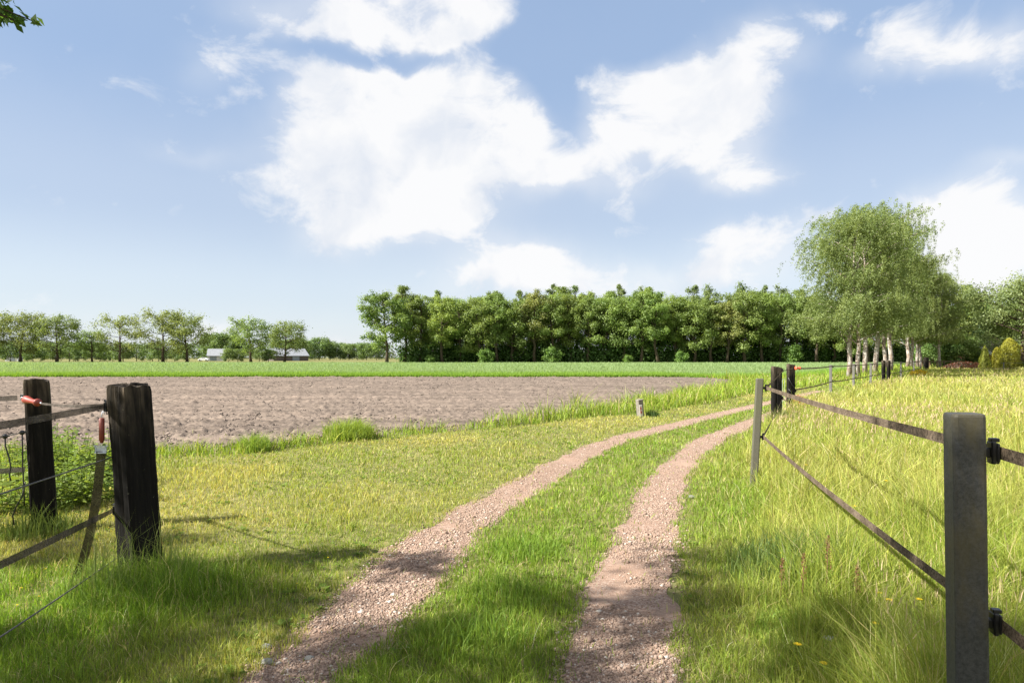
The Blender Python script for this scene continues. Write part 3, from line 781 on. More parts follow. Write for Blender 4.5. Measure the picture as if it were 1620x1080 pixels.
# ---- the wood behind the crop: every tree its own object, a dozen crowns shared
WD = 168.0
OAKS = [broadleaf('oak', 20 + i, H, R, b, nl, .37, 96, tuple(v * 1.1 for v in c0), tuple(v * 1.1 for v in c1), None, 5, cl, topr=tr) for i, (H, R, b, nl, cl, tr, c0, c1) in enumerate([
    (17.5, 4.8, .20, 15, .25, .7, (.080, .140, .028), (.225, .315, .075)), (18.8, 4.0, .26, 14, .24, .5, (.095, .15, .032), (.255, .325, .085)),
    (16.0, 5.2, .16, 18, .22, .8, (.080, .130, .028), (.24, .31, .075)), (19.4, 4.2, .30, 14, .26, .45, (.088, .145, .028), (.24, .32, .078)),
    (17.0, 3.8, .22, 16, .28, .6, (.085, .145, .028), (.25, .32, .070)), (15.2, 5.4, .14, 17, .23, .9, (.075, .125, .026), (.225, .295, .066))])]
TAN = broadleaf('olive_tree', 40, 17.5, 4.4, .25, 17, .42, 55, (.11, .14, .033), (.29, .31, .09), None, 5, .22)
LARCH = [broadleaf('larch', 50 + i, H, R, .50, 15, .40, 40, (.075, .125, .035), (.22, .285, .10), None, 4, .24, topr=.35) for i, (H, R) in enumerate([(20.6, 2.9), (19.8, 3.6), (21.2, 2.4)])]
EDGE = broadleaf('edge_oak', 60, 16.5, 5.8, .20, 20, .42, 70, (0.069, 0.136, 0.024), (0.243, 0.322, 0.074), .34, 6, .19)
def wx(px, d): return (px - 810) / FPX * d
rng = np.random.default_rng(42)
ORD = ['first', 'second', 'third', 'fourth', 'fifth', 'sixth', 'seventh', 'eighth', 'ninth', 'tenth', 'eleventh', 'twelfth', 'thirteenth', 'fourteenth', 'fifteenth', 'sixteenth', 'seventeenth', 'eighteenth', 'nineteenth', 'twentieth', 'twenty-first', 'twenty-second', 'twenty-third', 'twenty-fourth', 'twenty-fifth', 'twenty-sixth']
G_FRONT = 'broadleaf trees in the front row of the wood'; G_MID = 'trees deeper in the wood'
protos = {}
def place(key, meshes, name, label, cat, loc, group, rz, sc, bark=None):
    if key not in protos:
        protos[key] = tree(name, meshes, label, cat, loc, group, rz, sc, bark); return protos[key]
    return dup(protos[key], loc, label, rz, sc, group)
place('edge', EDGE, 'edge_oak', 'open-crowned oak leaning out at the left end of the wood, sky showing through', 'tree', (wx(612, WD - 3), WD - 3, 0), G_FRONT, 2.6, 1.08)
front = [(640, 3, 1.02), (664, 1, .93), (700, 4, .97), (728, 0, .93), (758, 2, 1.0), (787, 3, .90), (812, 5, 1.06), (846, 'tan', 1.05), (872, 0, .98), (902, 4, 1.02), (930, 1, .92), (958, 5, 1.12), (986, 2, 1.06), (1014, 0, 1.02), (1042, 3, .92),
         (1070, 4, 1.0), (1098, 5, 1.05), (1126, 1, .90), (1150, 'tan', .90), (1178, 2, 1.10), (1206, 4, 1.04), (1236, 0, 1.0), (1264, 3, .96), (1292, 1, .96), (1318, 5, 1.05)]
for i, (px, k, sc) in enumerate(front):
    d = WD + rng.uniform(-2.0, 3.0); loc = (wx(px, d), d, 0); rz = rng.uniform(0, 6.28)
    if k == 'tan':
        place('tan', TAN, 'olive_tree', 'tree with yellowish olive foliage in the wood\'s front row, ' + ('nearer the middle of the wood' if px < 1000 else 'the one nearer the birches'), 'tree', loc, G_FRONT, rz, sc)
    else:
        place(k, OAKS[k], 'oak', 'green oak in the wood\'s front row, ' + ORD[i + 1] + ' tree from its left end', 'tree', loc, G_FRONT, rz, sc)
tops = [(695, 0, .94), (775, 1, .97), (827, 0, .96), (877, 2, 1.0), (908, 0, 1.0), (932, 1, .98), (978, 2, 1.0), (1008, 1, 1.04), (1094, 0, 1.02), (1118, 1, 1.05), (1171, 1, 1.09), (1212, 2, 1.0), (1236, 1, 1.05)]
for i, (px, k, sc) in enumerate(tops):
    d = WD + rng.uniform(9, 15)
    place(('l', k), LARCH[k], 'larch', 'tall larch whose feathery top pokes above the wood, ' + ORD[i] + ' such top from the left', 'tree', (wx(px, d), d, 0), 'larches standing above the wood', rng.uniform(0, 6.28), sc)
for row, dd in enumerate((8, 17)):
    for i in range(23 if row == 0 else 24):
        px = 655 + i * 29.5 + rng.uniform(-9, 9) + row * 12; d = WD + dd + rng.uniform(-2, 2); k = int(rng.integers(0, 6))
        place(k, OAKS[k], 'oak', 'tree standing deep in the wood, mostly hidden by the front row of oaks', 'tree', (wx(px, d), d, 0), G_MID, rng.uniform(0, 6.28), rng.uniform(.90, 1.08))
# the wood goes on to the right behind the birches
for i in range(13):
    px = 1345 + i * 24 + rng.uniform(-6, 6); d = WD + rng.uniform(-6, 8); k = int(rng.integers(0, 6))
    place(k, OAKS[k], 'oak', 'green tree of the wood glimpsed behind the birches, their white trunks in front', 'tree', (wx(px, d), d, 0), 'trees of the wood behind the birches', rng.uniform(0, 6.28), rng.uniform(.8, .98))
def undergrowth():
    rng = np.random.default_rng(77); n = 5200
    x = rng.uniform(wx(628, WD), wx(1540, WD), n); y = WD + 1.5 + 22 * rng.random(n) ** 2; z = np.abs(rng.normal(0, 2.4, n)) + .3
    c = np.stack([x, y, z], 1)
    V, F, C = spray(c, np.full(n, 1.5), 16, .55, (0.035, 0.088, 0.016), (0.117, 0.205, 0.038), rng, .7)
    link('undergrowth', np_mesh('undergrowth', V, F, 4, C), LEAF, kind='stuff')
undergrowth()
BUSH = [broadleaf('bush', 80 + i, 3.6, 2.2, .04, 9, .34, 60, (0.051, 0.121, 0.018), (0.183, 0.292, 0.055), .07, 4, .34) for i in range(2)]
for i in range(6):
    px = 640 + i * 118 + rng.uniform(-45, 45); d = WD - 3.2 + rng.uniform(-1, 2)
    place(('b', i % 2), BUSH[i % 2], 'bush', 'low green bush at the foot of the wood, at the far edge of the crop', 'bush', (wx(px, d), d, 0), 'bushes along the foot of the wood', rng.uniform(0, 6.28), rng.uniform(.45, 1.25))

# ---- the row of field trees on the left, with hedge and farm behind
AIRY = [broadleaf('field_oak', 90 + i, H, R, b, nl, .46, per, c0, c1, .40, 6, .20, flat=.8, topr=.8) for i, (H, R, b, nl, per, c0, c1) in enumerate([
    (15.5, 8.0, .20, 20, 46, (0.081, 0.128, 0.030), (0.257, 0.304, 0.095)), (16.5, 8.0, .20, 19, 32, (0.101, 0.142, 0.038), (0.270, 0.311, 0.101)),
    (14.5, 7.6, .18, 20, 46, (0.081, 0.135, 0.032), (0.243, 0.304, 0.088)), (13.6, 6.8, .20, 18, 40, (0.074, 0.142, 0.030), (0.243, 0.324, 0.081))])]
LD = 205.0
row = [(-24, 0, 1.0, 'at the left border of the photo'), (32, 0, .95, 'the broadest, near the left border'), (90, 2, .98, 'a dense dome beside the broadest'), (146, 3, .70, 'the small one in the gap'), (190, 1, .88, 'thin and see-through, alone after the gap'), (258, 1, .98, 'left one of the close pair'), (296, 0, .94, 'right one of the close pair'), (397, 3, .98, 'between the white barn and dark shed'), (450, 2, .86, 'standing in front of the dark shed')]
for px, k, sc, txt in row:
    place(('a', k), AIRY[k], 'field_oak', 'field oak in the far left row, ' + txt, 'tree', (wx(px, LD), LD, 0), 'field oaks in the far row on the left', px * .37, sc)
HB = [broadleaf('hedge_tree', 100 + i, 8.5, 5.2, .05, 12, .5, 55, (0.067, 0.129, 0.034), (0.198, 0.274, 0.085), .16, 5, .28) for i in range(3)]
for i in range(19):
    px = -42 + i * 18.6 + rng.uniform(-5, 5); d = 252 + rng.uniform(-14, 14)
    place(('h', i % 3), HB[i % 3], 'hedge_tree', 'dense bushy tree in the dark hedge behind the left row of oaks', 'tree', (wx(px, d), d, 0), 'trees of the hedge behind the oaks', rng.uniform(0, 6.28), rng.uniform(.45, .85))
for i, (px, d, sc) in enumerate([(410, 230, .62), (425, 232, .5), (376, 226, .5), (362, 224, .5), (470, 330, 1.25), (486, 380, 1.2), (505, 385, 1.42), (522, 390, 1.2), (538, 395, 1.15), (552, 390, 1.05), (566, 395, 1.12), (580, 380, 1.1), (352, 330, 1.5), (335, 340, 1.5), (368, 335, 1.4), (596, 385, 1.1), (440, 345, 1.2), (455, 345, 1.0)]):
    txt = 'low bushy tree beside the farm sheds on the left' if d < 300 else ('distant hazy tree in the line between the dark shed and the wood' if px > 460 else 'distant tree rising behind the farm roofs')
    place(('h', i % 3), HB[i % 3], 'hedge_tree', txt, 'tree', (wx(px, d), d, 0), 'low trees by the farm sheds' if d < 300 else ('distant trees right of the dark shed' if px > 460 else 'distant trees behind the farm roofs'), rng.uniform(0, 6.28), sc)
def far_line():
    rng = np.random.default_rng(15); n = 2600
    x = rng.uniform(-620, 760, n); y = 640 + rng.uniform(-20, 40, n); z = np.abs(rng.normal(0, 1, n)) * 5.5 * (.5 + fbm(x * .02, x * 0, 3, 5)) + .5
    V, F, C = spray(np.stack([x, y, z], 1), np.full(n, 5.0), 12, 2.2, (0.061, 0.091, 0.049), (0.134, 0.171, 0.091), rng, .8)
    link('far_wood', np_mesh('far_wood', V, F, 4, C), LEAF, kind='stuff')
far_line()

# ---- birches along the lane on the right
BIRCH = [birch('silver_birch', 200 + i, H, R, b, ns * 2, r0=r, lean=ln) for i, (H, R, b, ns, r, ln) in enumerate([
    (11.8, 3.6, .25, 640, .165, (-.4, 0)), (13.4, 3.9, .25, 640, .185, (.3, 0)), (14.4, 4.3, .24, 660, .19, (.2, .3)), (12.5, 3.6, .27, 580, .16, (-.2, .2))])]
birches = [(1343, 600, 0, .99, 'the nearest, at its left end'), (1358, 600, 3, .90, 'slim, close beside the nearest one'), (1368, 594, 1, 1.00, 'dark-flecked, behind the slim one'), (1384, 593, 2, 1.03, 'thick trunk just left of the far sleeper pair'), (1399, 589.5, 1, 1.05, 'behind the far left sleeper'), (1409, 590, 2, 1.05, 'behind the far right sleeper'),
           (1435, 585, 1, 1.12, 'broad pale trunk right of the far sleeper pair'), (1443, 584.5, 3, 1.1, 'beside the broad one, darker at its foot'), (1452, 583.5, 0, 1.15, 'thin leaning trunk by the fence end'), (1456, 583, 3, 1.1, 'short upright trunk by the fence end')]
for px, py, k, sc, txt in birches:
    place(('bi', k), BIRCH[k], 'silver_birch', 'white-barked birch in the lane row: ' + txt, 'birch', GR(px, py), 'birches along the lane', px * 1.7, sc, BIRCHBARK)

# ---- garden on the far right
BIG = broadleaf('garden_tree', 300, 13.5, 7.2, .20, 22, .30, 120, (0.097, 0.151, 0.046), (0.283, 0.354, 0.132), .42, 6, .22, topr=.8)
tree('garden_tree', BIG, 'large grey-green tree with thick pale trunk at the right border, behind the golden shrubs', 'tree', (wx(1617, 92), 92, 0), None, .8, .93)
DARK = conifer('dark_conifer', 301, 13.0, 4.6, .04, .42, (0.022, 0.062, 0.022), (0.088, 0.142, 0.054), .12, 18, 40)
tree('dark_conifer', DARK, 'very dark conifer filling the gap between the birches and the large garden tree', 'conifer', (wx(1530, 112), 112, 0))
MIDG = broadleaf('maple', 302, 13.5, 5.0, .10, 18, .34, 90, (0.088, 0.151, 0.035), (0.300, 0.354, 0.115), .25, 5, .25)
tree('maple', MIDG, 'light green leafy tree standing between the birch crowns and the dark conifer', 'tree', (wx(1493, 104), 104, 0))
tree('birch_sapling', BIRCH[3], 'tall thin birch behind the row, its small crown peeping out on the right', 'birch', (wx(1488, 88), 88, 0), None, 2.0, .98, BIRCHBARK)
SHR = broadleaf('shrub', 303, 4.6, 3.0, .03, 11, .24, 110, (0.062, 0.132, 0.025), (0.231, 0.319, 0.088), .08, 5, .3)
G_SH = 'green shrubs along the far garden edge'
shl = ['green garden shrub right behind the fence end', 'green garden shrub behind the red azalea, left of the two', 'tall green garden shrub between the azalea and the golden cypress', 'dark green shrub under the large garden tree', 'green shrub beneath the house eave']
for i, (px, d, sc) in enumerate([(1478, 100, 1.0), (1503, 100, 1.05), (1528, 102, .95), (1590, 124, .9), (1635, 100, .9)]):
    place('shr', SHR, 'shrub', shl[i], 'shrub', (wx(px, d), d, 0), G_SH, i * 1.3, sc)
for i in range(9):
    px = 1470 + i * 22; d = 128 + rng.uniform(-4, 6); k = int(rng.integers(0, 6))
    place(k, OAKS[k], 'oak', 'tall tree closing the view behind the garden on the far right', 'tree', (wx(px, d), d, 0), 'tall trees behind the garden', rng.uniform(0, 6.28), rng.uniform(.62, .78))

def cone_shrub(name, seed, H, R, c0, c1, top=.2, n=5200, leaf=.13, weep=False):
    rng = np.random.default_rng(seed); t = rng.random(n) ** .85; a = rng.uniform(0, 6.283, n)
    lob = 1 + .22 * np.sin(a * 5 + seed) + .15 * np.sin(t * 13 + a * 3)
    pr = (np.minimum(1, (1 - t) * 3.2) ** .6 if weep else (1 - t) ** .8 * (1 - top) + top * (1 - t ** 6)) * (.75 + .25 * np.minimum(1, t * 5))
    r = R * pr * lob * (.72 + .3 * rng.random(n))
    c = np.stack([r * np.cos(a), r * np.sin(a), t * H], 1)
    nn = unit(np.stack([np.cos(a), np.sin(a), a * 0 + (.1 if weep else .5)], 1) + rng.normal(0, .5, (n, 3)))
    V, F, C = quads(c, nn, leaf * (.6 + .8 * rng.random(n)), .5, lerp(c0, c1, np.clip(.55 * rng.random(n) + .45 * (t if weep else rng.random(n)), 0, 1)), rng)
    mb = MB().tube([(0, 0, 0), (0, 0, H * .5), (0, 0, H * .94)], [.09, .06, .02], 6)
    return mb.mesh(name + '_stem', True), np_mesh(name + '_foliage', V, F, 4, C)
def shrub(name, meshes, label, cat, loc, group=None, scale=1.0):
    t = thing(name, label, cat, loc, group, (0, 0, 0), scale); link('stem', meshes[0], BARK, t); link('foliage', meshes[1], LEAF, t); return t
GC = cone_shrub('cypress', 1, 3.4, .75, (0.122, 0.171, 0.022), (0.293, 0.317, 0.037))
shrub('cypress', GC, 'narrow pointed yellow-green cypress left of the brick house', 'cypress', (wx(1558, 76), 76, 0), None, .84)
shrub('cypress', cone_shrub('cypress', 2, 3.9, 1.0, (0.061, 0.110, 0.022), (0.171, 0.207, 0.037)), 'dull green pointed cypress behind the red azalea', 'cypress', (wx(1540, 101), 101, 0))
GW = cone_shrub('weeping_cypress', 3, 4.2, 1.08, (.15, .175, .016), (.40, .385, .035), .5, 7000, .16, True)
shrub('weeping_cypress', GW, 'broad golden weeping cypress, tallest of the yellow shrubs by the house', 'cypress', (wx(1597, 73.5), 73.5, 0), None, .86)
shrub('weeping_cypress', cone_shrub('weeping_cypress', 4, 3.1, .56, (.15, .175, .016), (.40, .385, .035), .5, 3600, .14, True), 'smaller golden weeping cypress in front of the brick wall', 'cypress', (wx(1577, 75.5), 75.5, 0), None, .86)
def mound(name, seed, W_, D_, H_, c0, c1, n, leaf):
    rng = np.random.default_rng(seed); u = unit(rng.normal(0, 1, (n, 3))); u[:, 2] = np.abs(u[:, 2])
    lob = .8 + .35 * fbm(u[:, 0] * 3 + 9, u[:, 1] * 3 + u[:, 2] * 2, 3, seed)
    c = u * np.array([W_ / 2, D_ / 2, H_]) * (lob * (.8 + .25 * rng.random(n)))[:, None]; c[:, 2] += .05
    V, F, C = quads(c, unit(u + rng.normal(0, .5, (n, 3))), leaf * (.6 + .8 * rng.random(n)), .7, lerp(c0, c1, rng.random(n)), rng)
    return np_mesh(name, V, F, 4, C)
o = link('azalea', mound('azalea', 1, 6.2, 2.2, 1.15, (.035, .042, .014), (.14, .03, .018), 4200, .16), LEAF); o.location = (wx(1528, 80), 80, 0); o.scale = (.86,) * 3
tag(o, 'low dark red azalea hedge at the back of the paddock', 'shrub')
o = link('broom_bush', mound('broom_bush', 2, 1.7, 1.1, .55, (0.195, 0.183, 0.024), (0.878, 0.610, 0.024), 900, .10), LEAF); o.location = GR(1455, 597)
tag(o, 'low bush covered in bright yellow flowers at the foot of the fence end', 'bush')
o = link('clipped_hedge', mound('clipped_hedge', 3, 9.5, 1.6, 1.1, (0.037, 0.067, 0.015), (0.122, 0.171, 0.037), 4500, .18), LEAF); o.location = (wx(1578, 89.5) + 2, 91.5, 0)
tag(o, 'low dark hedge in front of the brick house', 'hedge')

# ---- the tree beside the camera whose shade falls over the foreground
def shade_tree():
    rng = np.random.default_rng(333); mb = MB()
    base = np.array([-9.9, -2.5, 0.0]); H = 10.5
    t = thing('shade_oak', 'leafy oak left of the view, one twig hanging into the top left corner', 'tree', tuple(base))
    trunk = [np.array(p) for p in ((0, 0, 0), (.05, .05, 2), (.15, .1, 4.2), (.3, .2, 6.5), (.3, .3, 9.3))]
    mb.tube(trunk, [.30, .23, .19, .12, .03], 10)
    tips = []; crad = []
    targets = []
    for i in range(26):
        f = (i + .5) / 26; z = 5.2 + 4.6 * f
        az = i * 2.399; rr = 4.3 * math.sqrt(max(.12, 1 - ((f - .30) / .75) ** 2)) * rng.uniform(.6, 1.05)
        targets.append(np.array([math.cos(az) * rr * 1.12 + .9, math.sin(az) * rr + .4, z]))
    targets += [np.array(p) for p in ((1.6, 5.3, 5.3), (3.0, 4.2, 5.6), (4.2, 4.1, 6.0), (4.9, 2.9, 6.4), (4.3, 2.0, 5.6), (-1.6, 6.2, 6.0), (4.4, 2.6, 6.2), (2.0, 4.0, 6.0))]
    for e in targets:
        zo = min(8.6, max(3.0, e[2] - rng.uniform(1.0, 2.4))); o = np.array([np.interp(zo, [p[2] for p in trunk], [p[k] for p in trunk]) for k in range(3)])
        P = bez(o, (o + e) / 2 + np.array([0, 0, .5]), e, 7); mb.tube(P, np.linspace(.06, .012, 7), 6, cap=False)
        for j in range(4):
            q = P[int(rng.integers(3, 7))]; dv = rng.normal(0, 1, 3); dv[2] = dv[2] * .45 + .1; dv += .6 * unit((e - o)[None])[0]; dv /= np.linalg.norm(dv)
            q2 = q + dv * rng.uniform(.5, 1.15); mb.tube([q, (q + q2) / 2, q2], [.016, .011, .005], 4, cap=False)
            tips.append(q2); crad.append(rng.uniform(.38, .72))
    # the twig that dips into the picture's top left corner
    e = np.array(PX(26, 34, 3.5)) - base; o = np.array([.15, .1, 4.0])
    P = bez(o, (o + e) / 2 + np.array([-.2, .3, .75]), e, 9); mb.tube(P, np.linspace(.05, .006, 9), 6, cap=False)
    n0 = len(tips)
    V, F, C = spray(np.array(tips), np.array(crad) * .74, 215, .105, (.03, .075, .010), (.10, .16, .028), rng, .55, .5, asp=.62)
    tw = [e + np.array(q) for q in ((0, 0, 0), (-.06, 0, .05), (-.14, .02, .02), (-.20, .02, .10), (-.30, .03, .16), (-.12, .02, .10))]
    V2, F2, C2 = spray(np.array(tw), np.full(len(tw), .075), 16, .062, (.03, .075, .010), (.10, .17, .03), rng, .6, .4, asp=.55)
    e2 = np.array(PX(58, 36, 3.5)) - base; mb.tube([P[-3], (P[-3] + e2) / 2 + np.array([0, 0, .012]), e2], [.006, .004, .003], 4, cap=False)
    V3, F3, C3 = spray(np.array([e2, e2 * .93 + P[-3] * .07]), np.array([.03, .03]), 6, .05, (.05, .10, .015), (.12, .18, .03), rng, .6, .4, asp=.55)
    V = np.concatenate([V, V2, V3]); F = np.arange(len(V)); C = np.concatenate([C, C2, C3])
    link('trunk', mb.mesh('shade_trunk', True), BARK, t); link('crown', np_mesh('shade_crown', V, F, 4, C), LEAF, t)
shade_tree()

# ------------------------------------------------------------------ fence materials
def m_sleeper():
    def b(N, L, v):
        g = noise(N, L, mapping(N, L, v, (14, 14, .9)), 2.0, 7, .7, .4)
        big = noise(N, L, mapping(N, L, v, (3, 3, 1)), 1.6, 4)
        sp = N.new('ShaderNodeSeparateXYZ'); L.new(v, sp.inputs[0])
        c = ramp(N, L, g, [(.34, (.003, .0026, .0022)), (.54, (.008, .007, .006)), (.70, (.024, .020, .016)), (.86, (.08, .066, .05))])
        pale = ramp(N, L, g, [(.36, (.03, .024, .018)), (.62, (.16, .125, .085))])
        top = N.new('ShaderNodeMapRange'); top.inputs['From Min'].default_value = .85; top.inputs['From Max'].default_value = 1.40; L.new(sp.outputs['Z'], top.inputs['Value'])
        mu = N.new('ShaderNodeMath'); mu.operation = 'MULTIPLY'; L.new(top.outputs[0], mu.inputs[0]); L.new(ramp(N, L, big, [(.42, (0, 0, 0)), (.62, (1, 1, 1))]), mu.inputs[1])
        lich = ramp(N, L, noise(N, L, v, 38, 3, .7), [(.70, (0, 0, 0)), (.74, (1, 1, 1))])
        c = mixc(N, L, c, pale, mu.outputs[0]); c = mixc(N, L, c, (.16, .16, .11), lich)
        return c, bump(N, L, g, 1.0, .012)
    return surf_mat('weathered creosote sleeper', b, .9, .15)
SLEEPER = m_sleeper()
def m_plain(name, c0, c1, sc, rough, spec, bs=.4, bd=.003):
    def b(N, L, v):
        n = noise(N, L, v, sc, 5, .65); return ramp(N, L, n, [(.32, c0), (.68, c1)]), bump(N, L, n, bs, bd)
    return surf_mat(name, b, rough, spec)
def m_plastic(name, k0, k1, moss):
    def b(N, L, v):
        n = noise(N, L, v, 90, 6, .8); m_ = noise(N, L, mapping(N, L, v, (1, 1, .35)), 7, 5, .6)
        c = ramp(N, L, n, [(.3, k0), (.7, k1)])
        f = ramp(N, L, m_, [(.45, (0, 0, 0)), (.66, (.75, .75, .75))])
        return mixc(N, L, c, moss, f), bump(N, L, n, .5, .002)
    return surf_mat(name, b, .55, .4)
DARKPOST = m_plastic('dark recycled plastic', (.016, .017, .018), (.075, .076, .078), (.085, .07, .028))
OLIVEPOST = m_plastic('weathered olive plastic', (.055, .052, .04), (.105, .10, .074), (.08, .08, .04))
GREYPOST = m_plastic('grey plastic post', (.075, .074, .068), (.135, .132, .12), (.09, .09, .06))
BLACK = m_plain('black insulator plastic', (.006, .006, .0065), (.013, .013, .014), 60, .4, .5)
REDP = m_plain('faded red plastic', (.17, .022, .015), (.25, .042, .026), 14, .45, .5)
DKRED = m_plain('brick red plastic', (.16, .026, .014), (.24, .045, .022), 20, .5, .5)
METAL = m_plain('galvanised metal', (.35, .40, .46), (.55, .60, .66), 60, .35, .9)
WIRE = m_plain('grey wire', (.05, .045, .04), (.13, .12, .105), 80, .6, .4)
GREENROD = m_plain('pale green rod', (.16, .22, .12), (.28, .34, .22), 20, .6, .3)
def m_tape(name, c0, c1, thin):
    m, N, L, out = new_mat(name)
    tc = N.new('ShaderNodeTexCoord'); v = tc.outputs['Object']
    n = noise(N, L, v, 95, 3, .8); n2 = noise(N, L, v, 9, 4, .6)
    c = ramp(N, L, n, [(.36, c0), (.5, tuple((a + b) / 2 for a, b in zip(c0, c1))), (.66, c1)])
    c = mixc(N, L, c, ramp(N, L, n2, [(.4, (.6, .55, .5)), (.65, (1.15, 1.1, 1.05))]), .9, 'MULTIPLY')
    p = N.new('ShaderNodeBsdfPrincipled'); p.inputs['Roughness'].default_value = .85; p.inputs['Specular IOR Level'].default_value = .2; L.new(c, p.inputs['Base Color'])
    tr = N.new('ShaderNodeBsdfTransparent'); tl = N.new('ShaderNodeBsdfTranslucent'); L.new(c, tl.inputs['Color'])
    m1 = N.new('ShaderNodeMixShader'); m1.inputs[0].default_value = .25; L.new(p.outputs[0], m1.inputs[1]); L.new(tl.outputs[0], m1.inputs[2])
    m2 = N.new('ShaderNodeMixShader'); L.new(m1.outputs[0], m2.inputs[1]); L.new(tr.outputs[0], m2.inputs[2]); m2.inputs[0].default_value = thin
    L.new(m2.outputs[0], out.inputs['Surface']); return m
TAPE = m_tape('weathered woven tape', (.045, .036, .028), (.28, .225, .17), .06)
TAPE_THIN = m_tape('thin see-through tape', (.045, .04, .036), (.15, .135, .12), .30)
TAPE_OLIVE = m_tape('olive see-through tape', (.045, .042, .024), (.14, .13, .066), .2)

# ------------------------------------------------------------------ posts
def sleeper_mesh(name, w, d, h, seed, chip=.02):
    """squared oak sleeper with worn arrises, drying cracks and a ragged weathered top"""
    rng = np.random.default_rng(seed); n = 9; m = 44
    ring = []
    b = .014
    for i in range(4 * n):
        s, t = divmod(i, n); t = t / n * 2 - 1
        c = [(t, -1), (1, t), (-t, 1), (-1, -t)][s]; ring.append(c)
    ring = np.array(ring, float); rr = np.maximum(np.abs(ring[:, 0]) ** 9 + np.abs(ring[:, 1]) ** 9, 1e-6) ** (1 / 9)
    ring = ring / rr[:, None]
    zs = np.linspace(-.25, h, m); V = []
    for z in zs:
        ang = np.arange(4 * n)
        crack = np.clip(vnoise(ang * .93 + seed * 7.3, np.full(4 * n, z * 1.3), seed) - .62, 0, 1) * .05
        bmp = (vnoise(ang * .6, np.full(4 * n, z * 9.0), seed + 3) - .5) * .006
        p = ring * np.array([w / 2, d / 2]); ln = np.linalg.norm(p, axis=1)[:, None]
        p = p * (1 - (crack - bmp)[:, None] / ln * 1.0)
        k = np.clip((z - (h - .05)) / .05, 0, 1); p = p * (1 - .05 * k * k)
        zz = np.full(4 * n, z)
        if z > h - .12: zz = zz - (vnoise(ang * .45, ang * 0, seed + 9)) * chip * (1 - (h - z) / .12) - .01 * ring[:, 0]
        V.append(np.concatenate([p, zz[:, None]], 1))
    V = np.concatenate(V); N_ = 4 * n; F = []
    for j in range(m - 1):
        for i in range(N_): F.append((j * N_ + i, j * N_ + (i + 1) % N_, (j + 1) * N_ + (i + 1) % N_, (j + 1) * N_ + i))
    # top: two inner rings and a centre, rough like end grain
    vs = V.tolist(); last = (m - 1) * N_
    for q, s in enumerate((.66, .33)):
        o = len(vs)
        for i in range(N_):
            x, y, z = V[last + i]; vs.append((x * s, y * s, z + (rng.random() - .4) * .009))
        a = last if q == 0 else o - N_
        for i in range(N_): F.append((a + i, a + (i + 1) % N_, o + (i + 1) % N_, o + i))
    o = len(vs) - N_; vs.append((0, 0, float(V[last:, 2].mean())))
    for i in range(N_): F.append((o + i, o + (i + 1) % N_, len(vs) - 1))
    me = bpy.data.meshes.new(name); me.from_pydata(vs, [], F); me.update()
    return me
def plastic_mesh(name, w, h, bev=.012):
    mb = MB(); zs = [-.3, h - bev, h]; r = w / 2
    vs = []; fs = []
    def ring(z, k, b):
        rr = r * k; out = []
        for sx, sy in ((-1, -1), (1, -1), (1, 1), (-1, 1)):
            for t in ((0, .5, 1) if sx * sy > 0 else (0, .5, 1)):
                a = math.atan2(sy, sx) - math.pi / 4 + t * math.pi / 2
                out.append((sx * (rr - b) + b * math.cos(a), sy * (rr - b) + b * math.sin(a), z))
        return out
    rings = [ring(-.3, 1, bev), ring(h * .5, 1, bev), ring(h - bev * .8, 1, bev), ring(h - bev * .25, .97, bev), ring(h, .90, bev * .8)]
    for q in rings: vs += q
    n = 12
    for j in range(len(rings) - 1):
        for i in range(n): fs.append((j * n + i, j * n + (i + 1) % n, (j + 1) * n + (i + 1) % n, (j + 1) * n + i))
    fs.append(tuple(range((len(rings) - 1) * n, len(rings) * n))); fs.append(tuple(reversed(range(n))))
    mb.add(vs, fs); return mb.mesh(name, False)
def insulator_mb(mb, p, out, tdir, s=1.0):
    """tape insulator: back plate with screw stem, hinged clamp, little latch"""
    p = Vector(p); o = Vector(out).normalized(); t = Vector(tdir).normalized(); u = Vector((0, 0, 1))
    m = Matrix((o, t, u)).transposed()
    mb.box(p + o * .012 * s, (.024 * s, .022 * s, .030 * s), m=m, bev=.003)
    mb.box(p + o * .030 * s, (.016 * s, .040 * s, .072 * s), m=m, bev=.004)
    mb.box(p + o * .043 * s, (.010 * s, .036 * s, .060 * s), m=m, bev=.003)
    mb.box(p + o * .036 * s + u * .040 * s, (.026 * s, .024 * s, .012 * s), m=m, bev=.002)
    mb.box(p + o * .048 * s - u * .026 * s + t * .006, (.008 * s, .014 * s, .022 * s), m=m, bev=.002)
    return mb
def ring_insulator_mb(mb, p, out, r=.017):
    p = Vector(p); o = Vector(out).normalized(); u = Vector((0, 0, 1)); c = p + o * (r + .018)
    mb.tube([p - o * .01, p + o * .018], .006, 6)
    pts = [c + (o * math.cos(a) + u * math.sin(a)) * r for a in np.linspace(0, 2 * math.pi, 15)]
    mb.tube(pts, .005, 6, cap=False); return mb

def rotp(x, y, a): return Vector((x * math.cos(a) - y * math.sin(a), x * math.sin(a) + y * math.cos(a), 0))

